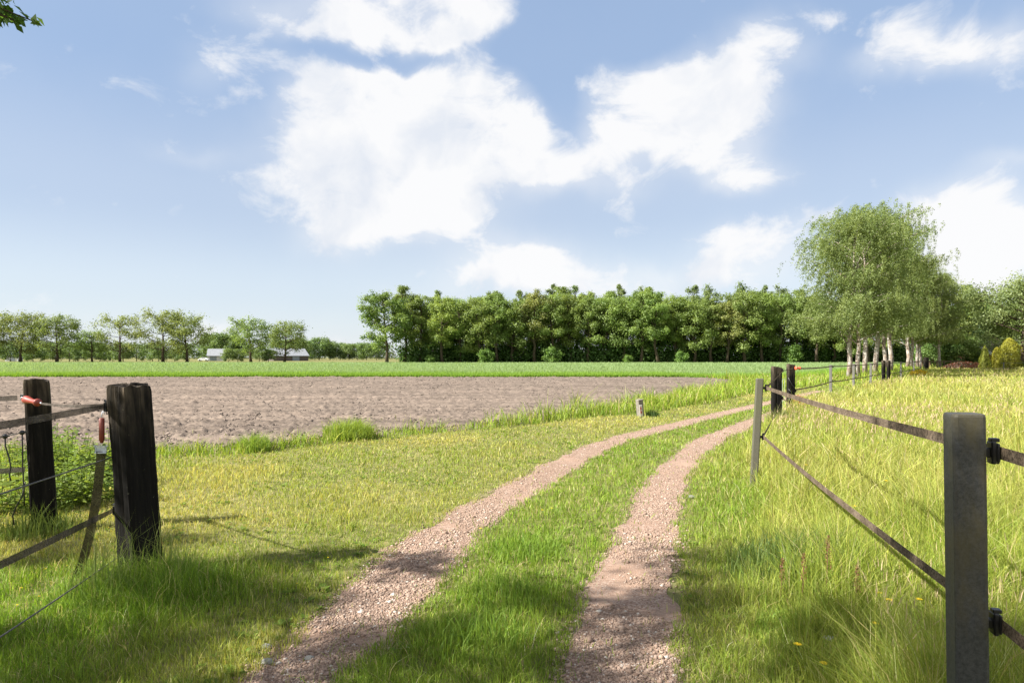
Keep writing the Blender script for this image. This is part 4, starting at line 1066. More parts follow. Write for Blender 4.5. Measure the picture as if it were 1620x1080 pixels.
# right-hand fence ------------------------------------------------------------
FD = Vector((.224, .975, 0)).normalized(); FP = Vector((FD.y, -FD.x, 0))      # along the fence; towards the paddock
PA = math.atan2(FD.y, FD.x) - math.pi / 2
def plastic_post(label, x, y, w, h, mat, heights, lean=(0, 0), group=None, rz=PA, isc=1.0, side=None):
    t = thing('fence_post', label, 'fence post', (x, y, 0), group, (lean[0], lean[1], rz))
    link('shaft', plastic_mesh('post_shaft', w, h), mat, t)
    for z in heights:
        mb = MB(); insulator_mb(mb, (w / 2, .0, z), (1, 0, 0), (0, 1, 0), isc); link('insulator', mb.mesh('insulator'), BLACK, t)
    return t
NEAR = Vector((1.475, 2.2, 0)); MIDP = Vector((2.875, 8.13, 0))
plastic_post('large dark charcoal plastic fence post in the right foreground', NEAR.x, NEAR.y, .096, 1.37, DARKPOST, (1.245, .70), (0, -.012))
plastic_post('olive grey plastic fence post leaning right, between the pale tracks and the paddock', MIDP.x, MIDP.y, .084, 1.30, OLIVEPOST, (1.19, .61), (0, .055))
G_GP = 'thin grey plastic posts of the paddock fence'
far_posts = [(12.6, 27.0, 'first thin grey post beyond the orange gate handle'), (15.5, 31.0, 'second thin grey post beyond the orange gate handle'), (18.7, 35.6, 'third thin grey post, just before the far pair of sleepers'), (26.5, 46.5, 'thin grey post right behind the far pair of sleepers'), (32.5, 55.2, 'thin grey post left of the yellow flowering bush'), (39.5, 66.0, 'most distant thin grey post before the dark fence end')]
def seg_dir(x, y):
    i = max(0, min(len(FENCE) - 2, int(np.searchsorted(FENCE[:, 1], y)) - 1)); d = Vector((*(FENCE[i + 1] - FENCE[i]), 0)).normalized(); return d
for x, y, lb in far_posts:
    d = seg_dir(x, y); plastic_post(lb, x, y, .105, 1.25, GREYPOST, (1.16, .60), (0, RNG.uniform(-.02, .02)), G_GP, math.atan2(d.y, d.x) - math.pi / 2)

def sleeper(label, x, y, w, d, h, rz, lean=0.0, seed=1, group=None, ins=(), chip=.02):
    t = thing('sleeper_post', label, 'fence post', (x, y, 0), group, (0, lean, rz))
    link('shaft', sleeper_mesh('sleeper_shaft', w, d, h, seed, chip), SLEEPER, t)
    for kind, p, o, td in ins:
        mb = MB(); (insulator_mb(mb, p, o, td) if kind == 'tape' else ring_insulator_mb(mb, p, o)); link('insulator', mb.mesh('insulator'), BLACK, t)
    return t
S1 = Vector((6.12, 15.8, 0)); S2 = Vector((7.86, 19.25, 0))
G_SL = 'black sleeper posts'
sleeper('dark sleeper post just behind the olive leaning post, left one of its pair', S1.x, S1.y, .215, .15, 1.335, .12, 0, 11, G_SL, [('tape', (.107, -.02, 1.24), (1, 0, 0), (0, 1, 0)), ('tape', (.107, -.02, .60), (1, 0, 0), (0, 1, 0))])
sleeper('dark sleeper post carrying the orange gate handle, right one of its pair', S2.x, S2.y, .20, .15, 1.36, .2, 0, 12, G_SL, [('tape', (.10, -.03, 1.235), (1, 0, 0), (0, 1, 0)), ('tape', (.10, -.03, .60), (1, 0, 0), (0, 1, 0))])
sleeper('distant dark sleeper post in front of the birches, left one of its pair', 22.2, 40.8, .21, .15, 1.36, .4, 0, 13, G_SL, [('tape', (.105, -.02, 1.2), (1, 0, 0), (0, 1, 0))])
sleeper('distant dark sleeper post in front of the birches, right one of its pair', 23.15, 42.0, .20, .15, 1.36, .3, .02, 14, G_SL, [('tape', (.10, -.02, 1.2), (1, 0, 0), (0, 1, 0))])
sleeper('broad black sleeper post ending the fence beside the yellow bush', 45.8, 75.5, .55, .30, 1.55, .3, 0, 15, G_SL, [('tape', (-.28, -.02, 1.2), (-1, 0, 0), (0, 1, 0))])

def sag(a, b, s, n=9):
    a = Vector(a); b = Vector(b); return [a.lerp(b, t) - Vector((0, 0, s * 4 * t * (1 - t))) for t in np.linspace(0, 1, n)]
def tape(label, pts, w, mat=TAPE, cat='fence tape', name='fence_tape', ups=None, group=None):
    mb = MB(); mb.ribbon(pts, w, up=ups or (0, 0, 1)); return tag(link(name, mb.mesh(name), mat), label, cat, group)
def off(p, z, k): return Vector((p.x, p.y, 0)) + FP * k + Vector((0, 0, z))
n_, m_ = .048 + .037, .042 + .037
BK = Vector((.16, -3.7, 0))
for z0, z1, lb, sg in ((1.245, 1.19, 'upper grey woven tape from the foreground post to the olive leaning post', .018), (.70, .61, 'lower grey woven tape from the foreground post to the olive leaning post', .03)):
    lean_x = .055 * z1
    tape(lb, sag(off(BK, z0, n_), off(NEAR, z0, n_), .01) + sag(off(NEAR, z0, n_), off(MIDP, z1, m_) + Vector((lean_x, 0, 0)), sg, 13)[1:], .04)
for z0, z1, lb in ((1.19, 1.24, 'short upper tape between the olive leaning post and the first dark sleeper'), (.61, .60, 'short lower tape between the olive leaning post and the first dark sleeper')):
    a = off(MIDP, z1 if False else z0, m_) + Vector((.055 * z0, 0, 0)); b = S1 + Vector((.135, -.02, z1))
    k = 9; tape(lb, sag(a, b, .02, k), [.036] * 2 + [.016] * (k - 3) + [.03])
# orange handled gate between the two sleepers
g = thing('gate_handle', 'orange gate handle on its short tape between the two dark sleepers', 'gate handle', tuple(S1 + Vector((.14, -.02, 1.24))))
a = S1 + Vector((.14, -.02, 1.24)); b = S2 + Vector((.02, -.12, 1.245)); o0 = a
mb = MB(); mb.ribbon([p - o0 for p in sag(a, b.lerp(a, .05), .012)], .02); link('tape', mb.mesh('gate_tape'), TAPE, g)
ORANGE = m_plain('orange plastic', (.50, .075, .035), (.62, .12, .055), 14, .45, .5)
ax = (S2 - S1).normalized()
mb = MB(); mb.lathe([(0, .018), (.012, .05), (.03, .055), (.045, .032), (.12, .030), (.14, .05), (.155, .045), (.16, .02)], b - o0 - Vector((ax.x, ax.y, 0)) * .04 + Vector((.06, 0, 0)), (1, .25, 0)); link('grip', mb.mesh('grip', True), ORANGE, g)
tape('lower tape across the gap between the two dark sleepers', sag(S1 + Vector((.14, -.02, .60)), S2 + Vector((-.10, -.05, .33)), .02), .02)
mb = MB(); mb.tube(sag(S1 + Vector((.10, -.06, .20)), S2 + Vector((-.09, -.07, .22)), .02), .008, 5); tag(link('wire', mb.mesh('wire'), WIRE), 'low dark wire strung between the feet of the two dark sleepers', 'wire')
mb = MB(); q = S2; mb.tube([q + Vector((-.11, -.095, .98)), q + Vector((-.02, -.11, .80)), q + Vector((.11, -.10, .62)), q + Vector((.02, -.115, .50)), q + Vector((-.10, -.10, .66))], .012, 6)
mb.tube([q + Vector((-.09, -.10, .40)), q + Vector((0, -.115, .24)), q + Vector((.10, -.10, .16))], .011, 6)
tag(link('black_rope', mb.mesh('black_rope', True), BLACK), 'black rope slung round the sleeper with the orange handle', 'rope')
# pale green frame standing between the two sleepers
t = thing('garden_stake', 'pale green wire stake frame standing between the two dark sleepers', 'stake', tuple(PX(1238, 655, 18.2).xy) + (0,))
for dx in (0, .055): mb = MB(); mb.tube([(dx, 0, -.05), (dx, 0, .98)], .009, 6); link('upright', mb.mesh('upright'), GREENROD, t)
mb = MB(); mb.tube([(-.05, 0, .97), (.09, 0, .975)], .008, 6); link('cross_bar', mb.mesh('cross_bar'), GREENROD, t)
# long upper and lower tapes beyond the gate
fp = [(7.96, 19.2), (12.68, 27), (15.58, 31), (18.78, 35.6), (22.28, 40.8)]
for z, lb in ((1.20, 'upper tape running from the orange handle past the thin grey posts'), (.60, 'lower tape running from the right dark sleeper past the thin grey posts')):
    pts = []
    for (x0, y0), (x1, y1) in zip(fp[:-1], fp[1:]): pts += sag((x0, y0, z + (.035 if x0 < 8 else 0)), (x1, y1, z), .03, 6)[(1 if pts else 0):]
    tape(lb, pts, .04)
fp = [(23.2, 42), (26.58, 46.5), (32.58, 55.2), (39.58, 66), (45.6, 75.4)]
for z, lb in ((1.20, 'upper tape behind the far pair of sleepers, running to the fence end'), (.58, 'lower tape behind the far pair of sleepers, running to the fence end')):
    pts = []
    for (x0, y0), (x1, y1) in zip(fp[:-1], fp[1:]): pts += sag((x0, y0, z), (x1, y1, z), .03, 6)[(1 if pts else 0):]
    tape(lb, pts, .05)
# rail fence past the fence end
t = thing('rail_fence', 'low wooden rail fence with thin posts between the fence end and the red azalea', 'fence', (46.5, 77, 0))
BROWN = m_plain('brown timber', (.06, .04, .025), (.14, .09, .06), 12, .85, .2)
for i in range(7):
    mb = MB(); x, y = .6 + i * 2.15, 3.0 + i * 2.0; mb.box((x, y, .55), (.12, .12, 1.15), bev=.01); link('post', mb.mesh('rail_post'), BROWN, t)
mb = MB(); mb.box((7.05, 9.0, 1.02), (17.8, .07, .12), rz=math.atan2(2.0, 2.15)); link('rail', mb.mesh('rail'), BROWN, t)
t = thing('wire_fence', 'thin post and wire fence in front of the golden shrubs', 'fence', (51.5, 71.5, 0))
for i in range(5):
    mb = MB(); mb.box((i * 2.3, i * -.2, .5), (.08, .08, 1.05), bev=.008); link('post', mb.mesh('wire_post'), GREYPOST, t)
for z in (.45, .95):
    mb = MB(); mb.tube([(-.4, 0, z), (9.8, -.86, z)], .014, 5); link('wire', mb.mesh('fence_wire'), WIRE, t)

# left-hand gate ---------------------------------------------------------------
PA_, PB_ = Vector((-2.66, 4.9, 0)), Vector((-4.165, 6.09, 0))
AZ = math.radians(-21.6)
sleeper('big tarred sleeper post in the left foreground with a pale weathered top', PA_.x, PA_.y, .185, .245, 1.37, AZ, 0, 1, G_SL, [], .035).rotation_euler = Matrix.Rotation(-.066, 3, 'Y').to_euler() if False else (0, 0, AZ)
bpy.data.objects[-1] if False else None
left_post = [o for o in COL.objects if o.get('label', '').startswith('big tarred')][0]
left_post.rotation_euler = (Matrix.Rotation(-.066, 3, 'Y') @ Matrix.Rotation(AZ, 3, 'Z')).to_euler()
back_post = sleeper('black sleeper post at the left border, behind the big tarred one', PB_.x, PB_.y, .195, .15, 1.365, 0, 0, 2, G_SL, [], .03)
back_post.rotation_euler = (Matrix.Rotation(-.058, 3, 'Y') @ Matrix.Rotation(math.radians(32), 3, 'Z')).to_euler()
def child_world(name, mb, mat, parent, smooth=False):
    """mesh given in world coordinates, stored local to its tilted parent"""
    bpy.context.view_layer.update() if False else None
    M = (Matrix.Translation(parent.location) @ parent.rotation_euler.to_matrix().to_4x4()).inverted()
    me = mb.mesh(name, smooth); me.transform(M); return link(name, me, mat, parent)
def axis_at(post, px, py, d, px0): return PX(px, py, d)
iA1 = PX(167, 643, 4.86); iA2 = PX(181, 806, 4.86); iA3 = PX(179, 722, 4.86); iA4 = PX(188, 880, 4.88)
LDir = Vector((.16, -1, 0)).normalized()                 # left fence runs back past the camera
for p in (iA1, iA2):
    mb = MB(); insulator_mb(mb, p + Vector((.045, .0, 0)), (-1, -.15, 0), (0, 1, 0), 1.0)
    mb.box(p + Vector((.03, .0, .03)), (.05, .02, .012), bev=.002); mb.tube([p + Vector((.05, -.01, -.045)), p + Vector((.015, -.015, -.05)), p + Vector((.01, -.01, -.03))], .004, 5)
    child_world('insulator', mb, BLACK, left_post)
for p in (iA3, iA4):
    mb = MB(); ring_insulator_mb(mb, p + Vector((.05, 0, 0)), (-1, 0, 0), .014); child_world('insulator', mb, BLACK, left_post)
iB1 = PX(31, 629, 6.05); iB2 = PX(43, 742, 6.05)
for p in (iB1, iB2):
    mb = MB(); insulator_mb(mb, p + Vector((.085, .0, 0)), (-1, .1, 0), (.2, -1, 0), 1.0); mb.box(p + Vector((.05, 0, .02)), (.07, .04, .02), bev=.003); child_world('insulator', mb, BLACK, back_post)
def toward(p, z, k):
    e = p + LDir * k; return Vector((e.x, e.y, z))
tape('wide see-through upper tape sweeping left from the big tarred sleeper', sag(iA1, toward(iA1, 1.21, 5.6), .015, 15), [.03] + [.042] * 14, TAPE_THIN)
tape('wide dark lower tape sweeping left from the foot of the big tarred sleeper', sag(iA2, toward(iA2, .66, 5.6), .03, 15), [.03] + [.042] * 14, TAPE_THIN)
mb = MB(); mb.tube(sag(iA3, toward(iA3, .93, 5.6), .02, 14), .0045, 6); tag(link('wire', mb.mesh('wire', True), WIRE), 'thin middle wire running left from the ring on the big tarred sleeper', 'wire')
mb = MB(); mb.tube(sag(iA4, toward(iA4, .33, 5.6), .05, 14), .0045, 6); tag(link('wire', mb.mesh('wire', True), WIRE), 'lowest wire running left through the grass from the big tarred sleeper', 'wire')
# gate handle hooked on the back post, its tape twisted into a cord
h0 = PX(61, 637, 5.82); h1 = PX(38, 631, 5.98); ax = (h1 - h0)
g = thing('gate_handle', 'red gate handle hooked to the back sleeper, its tape running to the tarred sleeper', 'gate handle', tuple(h0))
mb = MB(); L_ = ax.length
mb.lathe([(0, .012), (.006, .022), (.014, .033), (.024, .034), (.034, .024), (.05, .021), (L_ * .45, .022), (L_ * .66, .030), (L_ * .78, .036), (L_ * .88, .034), (L_ * .93, .018)], (0, 0, 0), ax, 18); link('grip', mb.mesh('grip', True), REDP, g)
mb = MB(); mb.tube([ax * .9, ax * 1.0, ax * 1.08 + Vector((-.01, 0, .015)), ax * 1.1 + Vector((-.02, 0, -.01))], .005, 6); mb.tube([ax * .05 + Vector((.02, 0, 0)), Vector((.035, -.01, -.006))], .006, 6); link('hook', mb.mesh('hook', True), METAL, g)
mb = MB(); pts = [p - h0 for p in sag(h0 + Vector((.03, -.01, -.005)), iA1 + Vector((.0, .0, .005)), .012, 11)]
mb.ribbon(pts, [.014, .018, .018, .020, .020, .022, .024, .026, .03, .034, .034], .006, up=[(0, .5 * math.sin(i * .5), 1) for i in range(11)]); link('tape', mb.mesh('cord'), TAPE_THIN, g)
tape('short grey tape leaving the frame left of the back sleeper, at handle height', sag(iB1 + Vector((-.02, 0, 0)), PX(-160, 634, 6.2), .01), .045, TAPE_THIN)
tape('short grey tape leaving the frame left of the back sleeper, at half height', sag(iB2 + Vector((-.02, 0, 0)), PX(-160, 752, 6.2), .01), .045, TAPE_THIN)
# spare handle with buckle and strap hanging from the tape
p0 = PX(161, 655, 4.80)
g = thing('hanging_handle', 'dark red handle with metal buckle and dangling olive strap, hung beside the tarred sleeper', 'gate handle', tuple(p0))
def lp(px, py, d=4.80): return PX(px, py, d) - p0
mb = MB(); mb.lathe([(0, .012), (.004, .018), (.155, .0185), (.162, .013), (.172, .012), (.176, .006)], lp(161, 661), (0, 0, -1), 14); link('grip', mb.mesh('grip', True), DKRED, g)
mb = MB(); mb.tube([lp(161, 662), lp(161, 655), lp(162.5, 650), lp(164.5, 651), lp(165, 655)], .0035, 6); link('hook', mb.mesh('hook', True), METAL, g)
mb = MB(); cx = lp(159.5, 711)
for sx in (-1, 1):
    mb.box(cx + Vector((sx * .036, 0, .004)), (.009, .006, .052), bev=.001); mb.box(cx + Vector((sx * .043, 0, .026)), (.012, .006, .010), bev=.001)
mb.box(cx + Vector((0, 0, .022)), (.070, .006, .008)); mb.box(cx + Vector((0, .003, -.004)), (.064, .004, .036)); mb.box(cx + Vector((0, -.004, -.022)), (.082, .006, .009), bev=.001)
mb.tube([lp(161, 699), lp(159.5, 702), lp(158, 705), lp(160, 707), lp(161.5, 704)], .003, 6); link('buckle', mb.mesh('buckle'), METAL, g)
mb = MB(); sp = [(160.5, 714), (158.5, 735), (155.5, 765), (151.5, 795), (147, 820), (141, 850), (133, 880), (125, 903), (118, 921)]
pts = [lp(*q) for q in sp]; mb.ribbon(pts, [.062, .060, .060, .060, .058, .058, .056, .058, .060], .0018, up=[(1, .25, 0)] * 9); link('strap', mb.mesh('strap'), TAPE_OLIVE, g)
# clip leads hanging at the left border
for lb, pts in (('thin black clip lead with a round knob, nearest the back sleeper', [(35, 684), (35.5, 700), (36, 740), (38, 775), (38.5, 800)]), ('thin black clip lead with a round knob, at the very left border', [(8, 690), (8.5, 705), (14, 722), (17, 738), (15, 752), (17, 760)])):
    P = [PX(x, y, 5.6) for x, y in pts]; g = thing('clip_lead', lb, 'cable', tuple(P[0]))
    mb = MB(); mb.tube([p - P[0] for p in P], .006, 6); link('cable', mb.mesh('cable', True), BLACK, g)
    mb = MB(); mb.lathe([(-.016, .006), (-.012, .017), (0, .021), (.012, .017), (.018, .006)], (0, 0, 0), (.25, 1, 0), 12); mb.box((.022, 0, .004), (.03, .014, .012), bev=.003); link('knob', mb.mesh('knob', True), BLACK, g)
mb = MB(); mb.tube([PX(-30, 700, 5.6)] + [PX(x, y, 5.6) for x, y in ((0, 692), (8, 690), (35, 684), (42, 681))], .005, 6); tag(link('wire', mb.mesh('wire', True), WIRE), 'thin wire carrying the two clip leads at the left border', 'wire')
mb = MB(); mb.tube([PX(x, y, 5.7) for x, y in ((40, 762), (35, 785), (26, 800), (20, 815), (22, 830))], .006, 6); tag(link('cable', mb.mesh('cable', True), BLACK), 'loose black cable end dangling in the weeds by the back sleeper', 'cable')

# marker post by the verge -----------------------------------------------------
mk = GR(1013.5, 659); t = thing('marker_post', 'short stubby marker post with white and red reflector plate beside the left track', 'marker post', tuple(mk), None, (0, -.10, .35))
STUB = m_plain('grey weathered stub', (.10, .09, .075), (.24, .215, .18), 25, .9, .2)
WHITE = m_plain('dirty white plate', (.60, .55, .50), (.72, .68, .63), 20, .6, .3)
mb = MB(); mb.box((0, 0, .20), (.15, .15, .52), bev=.015); link('stub', mb.mesh('stub'), STUB, t)
mb = MB(); mb.box((-.02, -.079, .17), (.085, .008, .30), bev=.003); pl = link('plate', mb.mesh('plate'), WHITE, t)
mb = MB()
for z in (.225, .125): mb.box((-.02, -.086, z), (.04, .008, .075), bev=.004)
link('reflector', mb.mesh('reflector'), m_plain('red reflector', (.22, .03, .02), (.30, .05, .03), 40, .3, .6), pl)

# ------------------------------------------------------------------ buildings far off
def m_brick():
    def b(N, L, v):
        br = N.new('ShaderNodeTexBrick'); br.inputs['Scale'].default_value = 3.2
        br.inputs['Color1'].default_value = (.24, .085, .05, 1); br.inputs['Color2'].default_value = (.32, .13, .08, 1); br.inputs['Mortar'].default_value = (.30, .26, .22, 1)
        m = mapping(N, L, v, (1, 1, 1)); sx = N.new('ShaderNodeSeparateXYZ'); L.new(v, sx.inputs[0]); cx = N.new('ShaderNodeCombineXYZ')
        ad = N.new('ShaderNodeMath'); L.new(sx.outputs[0], ad.inputs[0]); L.new(sx.outputs[1], ad.inputs[1]); L.new(ad.outputs[0], cx.inputs[0]); L.new(sx.outputs[2], cx.inputs[1]); L.new(cx.outputs[0], br.inputs['Vector'])
        return br.outputs[0], None
    return surf_mat('red brick', b, .9, .2)
BRICK = m_brick()
ROOFT = m_plain('dark roof tiles', (.05, .04, .035), (.11, .085, .07), 4, .8, .2)
GREYROOF = m_plain('grey corrugated sheet', (.17, .18, .20), (.24, .25, .27), 1.5, .7, .3)
SHEDW = m_plain('dark shed boards', (.07, .06, .055), (.13, .11, .10), 1.2, .9, .2)
WHITEW = m_plain('white painted wall', (.66, .67, .68), (.78, .79, .80), 1.0, .8, .2)
GLASS = m_plain('dark window glass', (.02, .03, .035), (.05, .065, .075), 2, .1, .8)
def gable(name, label, loc, rz, W_, D_, eave, ridge, wallm, roofm, over=.5, wins=(), doors=(), fascia=None):
    t = thing(name, label, 'house' if 'house' in name else 'barn', loc, None, (0, 0, rz))
    w, d = W_ / 2, D_ / 2; mb = MB()
    vs = [(-w, -d, 0), (w, -d, 0), (w, d, 0), (-w, d, 0), (-w, -d, eave), (w, -d, eave), (w, d, eave), (-w, d, eave), (-w, 0, ridge), (w, 0, ridge)]
    mb.add(vs, [(0, 1, 5, 4), (2, 3, 7, 6), (1, 2, 6, 9, 5), (3, 0, 4, 8, 7)]); link('wall', mb.mesh('wall'), wallm, t)
    k = (ridge - eave) / d; mb = MB(); th = .16
    for s in (-1, 1):
        a = Vector((-w - over, s * (d + over), eave - k * over + .06)); b = Vector((w + over, s * (d + over), eave - k * over + .06)); c = Vector((w + over, 0, ridge + .06)); e = Vector((-w - over, 0, ridge + .06)); u = Vector((0, 0, th))
        q = [a, b, c, e, a + u, b + u, c + u, e + u]; f = [(0, 3, 2, 1), (4, 5, 6, 7), (0, 1, 5, 4), (1, 2, 6, 5), (3, 0, 4, 7)]
        mb.add(q, f if s < 0 else [tuple(reversed(x)) for x in f])
    link('roof', mb.mesh('roof'), roofm, t)
    if fascia:
        mb = MB(); mb.box((0, -d - over - .05, eave - k * over + .1), (W_ + 2 * over + .1, .05, .34))
        for s in (-1, 1):
            for q in (-1, 1):
                a = Vector((s * (w + over + .03), q * (d + over), eave - k * over + .12)); b = Vector((s * (w + over + .03), 0, ridge + .12)); mb.ribbon([a, b], .34, .05)
        link('fascia', mb.mesh('fascia'), fascia, t)
    for x, z, ww, hh in wins:
        mb = MB(); mb.box((x, -d - .03, z), (ww, .06, hh)); f = link('window', mb.mesh('window'), WHITEW, t)
        mb = MB()
        for s in (-1, 1): mb.box((x + s * ww * .235, -d - .065, z), (ww * .40, .02, hh * .82))
        link('pane', mb.mesh('pane'), GLASS, f)
    for x, ww, hh in doors:
        mb = MB(); mb.box((x, -d - .04, hh / 2), (ww, .08, hh)); link('door', mb.mesh('door'), m_plain('door', (.16, .19, .22), (.24, .27, .30), 1, .6, .3), t)
    return t
gable('brick_house', 'red brick house with white eaves half hidden behind the golden shrubs', (wx(1600, 112), 113, 0), .25, 16, 8, 2.3, 4.3, BRICK, ROOFT, .6, ((-5, 1.4, 1.8, 1.2), (2, 1.4, 1.8, 1.2)), ((-1.5, 1.0, 2.0),), WHITEW)
gable('barn', 'dark low shed with a wide grey roof behind the lone field oak', (wx(454, 300), 300, 0), .62, 15.0, 12.0, 2.2, 5.2, SHEDW, GREYROOF, .4, (), ((2.0, 3.0, 1.9),))
gable('barn', 'pale farm building with grey roof at the left, between the oaks', (wx(340, 292), 294, 0), .30, 6.6, 8.0, 2.2, 5.0, m_plain('cream wall', (.42, .43, .44), (.52, .53, .53), 1.0, .8, .2), GREYROOF, .35, ((2.0, 1.3, 1.3, .8),), ((-1.0, 2.6, 1.9),))
gable('garage', 'small white and blue-grey outbuilding at the far left between tree trunks', (wx(22, 275), 275, 0), .2, 4.6, 4, 2.2, 3.4, WHITEW, m_plain('slate blue roof', (.10, .13, .17), (.16, .20, .25), 2, .7, .3), .2, (), ((.6, 1.4, 1.9),))
# a white car parked by the farm
def car():
    t = thing('parked_car', 'small white car parked in front of the pale farm building', 'car', (wx(322, 281), 281, 0), None, (0, 0, .1))
    prof = [(-2.0, .35), (-2.05, .75), (-1.75, .95), (-1.1, 1.0), (-.55, 1.42), (.75, 1.45), (1.5, 1.02), (1.98, .9), (2.02, .4)]
    mb = MB(); n = len(prof); vs = []
    for y, k in ((-.82, .94), (-.74, 1), (.74, 1), (.82, .94)):
        vs += [(x * (.985 if k < 1 else 1), y, .2 + (z - .2) * (k if z > .9 else 1)) for x, z in prof]
    fs = [tuple((a * n + i, a * n + (i + 1) % n, (a + 1) * n + (i + 1) % n, (a + 1) * n + i)) for a in range(3) for i in range(n)] + [tuple(reversed(range(n))), tuple(range(3 * n, 4 * n))]
    mb.add(vs, fs); link('body', mb.mesh('car_body'), WHITEW, t)
    mb = MB()
    for s in (-1, 1): mb.box((.1, s * .80, 1.19), (1.55, .05, .28), bev=.02)
    link('side_window', mb.mesh('side_window'), GLASS, t)
    for x in (-1.25, 1.25):
        for s in (-1, 1):
            mb = MB(); mb.lathe([(0, .20), (.01, .31), (.19, .31), (.2, .2)], (x, s * .84 - .1, .31), (0, 1, 0), 14); link('wheel', mb.mesh('wheel'), BLACK, t)
car()

# ------------------------------------------------------------------ tufts, weeds and flowers
clump('grass_tuft', 'lush dark green grass tuft round the foot of the big tarred sleeper', -2.50, 4.50, 1500, .50, .06, .30, (.11, .20, .025), (.24, .34, .06), None, 1, .8, .006)
clump('grass_tuft', 'wispy tall grass stems leaning across the foot of the big tarred sleeper', -2.55, 4.62, 260, .42, .30, .62, (.13, .19, .04), (.30, .33, .12), None, 8, .45, .0042, None)
clump('grass_tuft', 'grass tuft at the very left, round the foot of the black back sleeper', -4.12, 5.95, 600, .32, .10, .36, (.10, .16, .03), (.20, .25, .06), None, 2, .8, .006)
clump('grass_tuft', 'tall bright green grass tuft on the field verge, taller of the two', wx(552, 13.0), 13.0, 1500, .48, .22, .52, (.16, .25, .03), (.30, .37, .06), None, 3, .7, .011)
clump('grass_tuft', 'smaller bright green grass tuft on the field verge, nearer the tarred sleeper', wx(402, 11.3), 11.3, 800, .30, .15, .40, (.14, .24, .03), (.27, .35, .06), None, 4, .7, .009)
clump('grass_tuft', 'straggly pale grass tuft at the foot of the left dark gate sleeper', 6.12, 15.55, 420, .35, .2, .55, (.10, .13, .04), (.26, .26, .12), None, 5, .5, .012)
clump('grass_tuft', 'dark green tall grass tuft with seed stalks right of the right track', 2.05, 4.75, 1500, .55, .12, .46, (.05, .10, .02), (.12, .17, .04), None, 6, .4, .006)
clump('grass_tuft', 'small dark grass tuft right of the marker post', mk.x + .32, mk.y + .05, 260, .17, .1, .26, (.04, .09, .02), (.09, .14, .03), None, 7, .5, .012)
for i, (x, y, lb) in enumerate([(-.05, 4.35, 'clump of longer grass in the middle strip, in the tree shade'), (.10, 5.4, 'clump of longer grass in the middle strip beside the left track'), (-.22, 3.7, 'clump of longer grass in the middle strip at the bottom of the photo'), (1.62, 3.75, 'clump of lush shaded grass right of the right track at the bottom')]):
    clump('grass_tuft', lb, x, y, 700, .32, .06, .19, (.10, .19, .02), (.21, .31, .04), None, 20 + i, .6, .006)

def weed_mesh(seed, h=.5, n=8, leaf=.10):
    """nettle-like weed: a few stems, pairs of toothed leaves"""
    rng = np.random.default_rng(seed); C_, N_, S_ = [], [], []; mb = MB()
    for s in range(n):
        a = rng.uniform(0, 6.28); r = .16 * rng.random(); b = np.array([r * math.cos(a), r * math.sin(a), 0]); hh = h * rng.uniform(.6, 1.1); e = b * 2.1 + np.array([0, 0, hh])
        mb.tube([b, (b + e) / 2 + np.array([.01, 0, .02]), e], .0035, 4)
        k = int(hh / .045)
        for i in range(k):
            t = (i + 1) / k; p = b + (e - b) * t; az = i * 1.57 + rng.uniform(-.3, .3)
            for q in (0, math.pi):
                dv = np.array([math.cos(az + q), math.sin(az + q), .15]); ls = leaf * (1.15 - .6 * t) * rng.uniform(.7, 1.2)
                C_.append(p + dv * ls * .5); N_.append(np.array([-dv[0] * .35, -dv[1] * .35, 1.0])); S_.append(ls)
    C_, N_, S_ = np.array(C_), unit(np.array(N_) + rng.normal(0, .22, (len(N_), 3))), np.array(S_)
    V, F, C = quads(C_, N_, S_, .62, lerp((.10, .17, .022), (.22, .29, .05), rng.random(len(C_))), rng)
    return mb.mesh('weed_stems'), np_mesh('weed_leaves', V, F, 4, C)
WEEDS = [weed_mesh(400 + i, h) for i, h in enumerate((.42, .52, .34))]
wr = np.random.default_rng(55); wroots = {}
WL = ['leafy bright green weed left of the black back sleeper', 'leafy bright green weed between the back sleeper and the tarred sleeper', 'low leafy weed at the edge of the bare soil behind the gate']
for i in range(44):
    d = wr.uniform(6.6, 9.6); px = wr.uniform(-60, 172); x = wx(px, d)
    if abs(x - PB_.x) < .22 and d < 6.8: continue
    w = 2 if d > 8.7 else (0 if px < 50 else 1); k = i % 3
    if k not in wroots:
        t = thing('weed', WL[w], 'weed', (x, d, 0), 'leafy weeds behind the left gate', (0, 0, wr.uniform(0, 6)), wr.uniform(.8, 1.2)); link('stem', WEEDS[k][0], m_plain('weed stem', (.10, .14, .03), (.16, .20, .05), 30, .7, .2), t); link('leaves', WEEDS[k][1], LEAF, t); wroots[k] = t
    else: dup(wroots[k], (x, d, 0), WL[w], wr.uniform(0, 6.28), wr.uniform(.7, 1.25), 'leafy weeds behind the left gate')
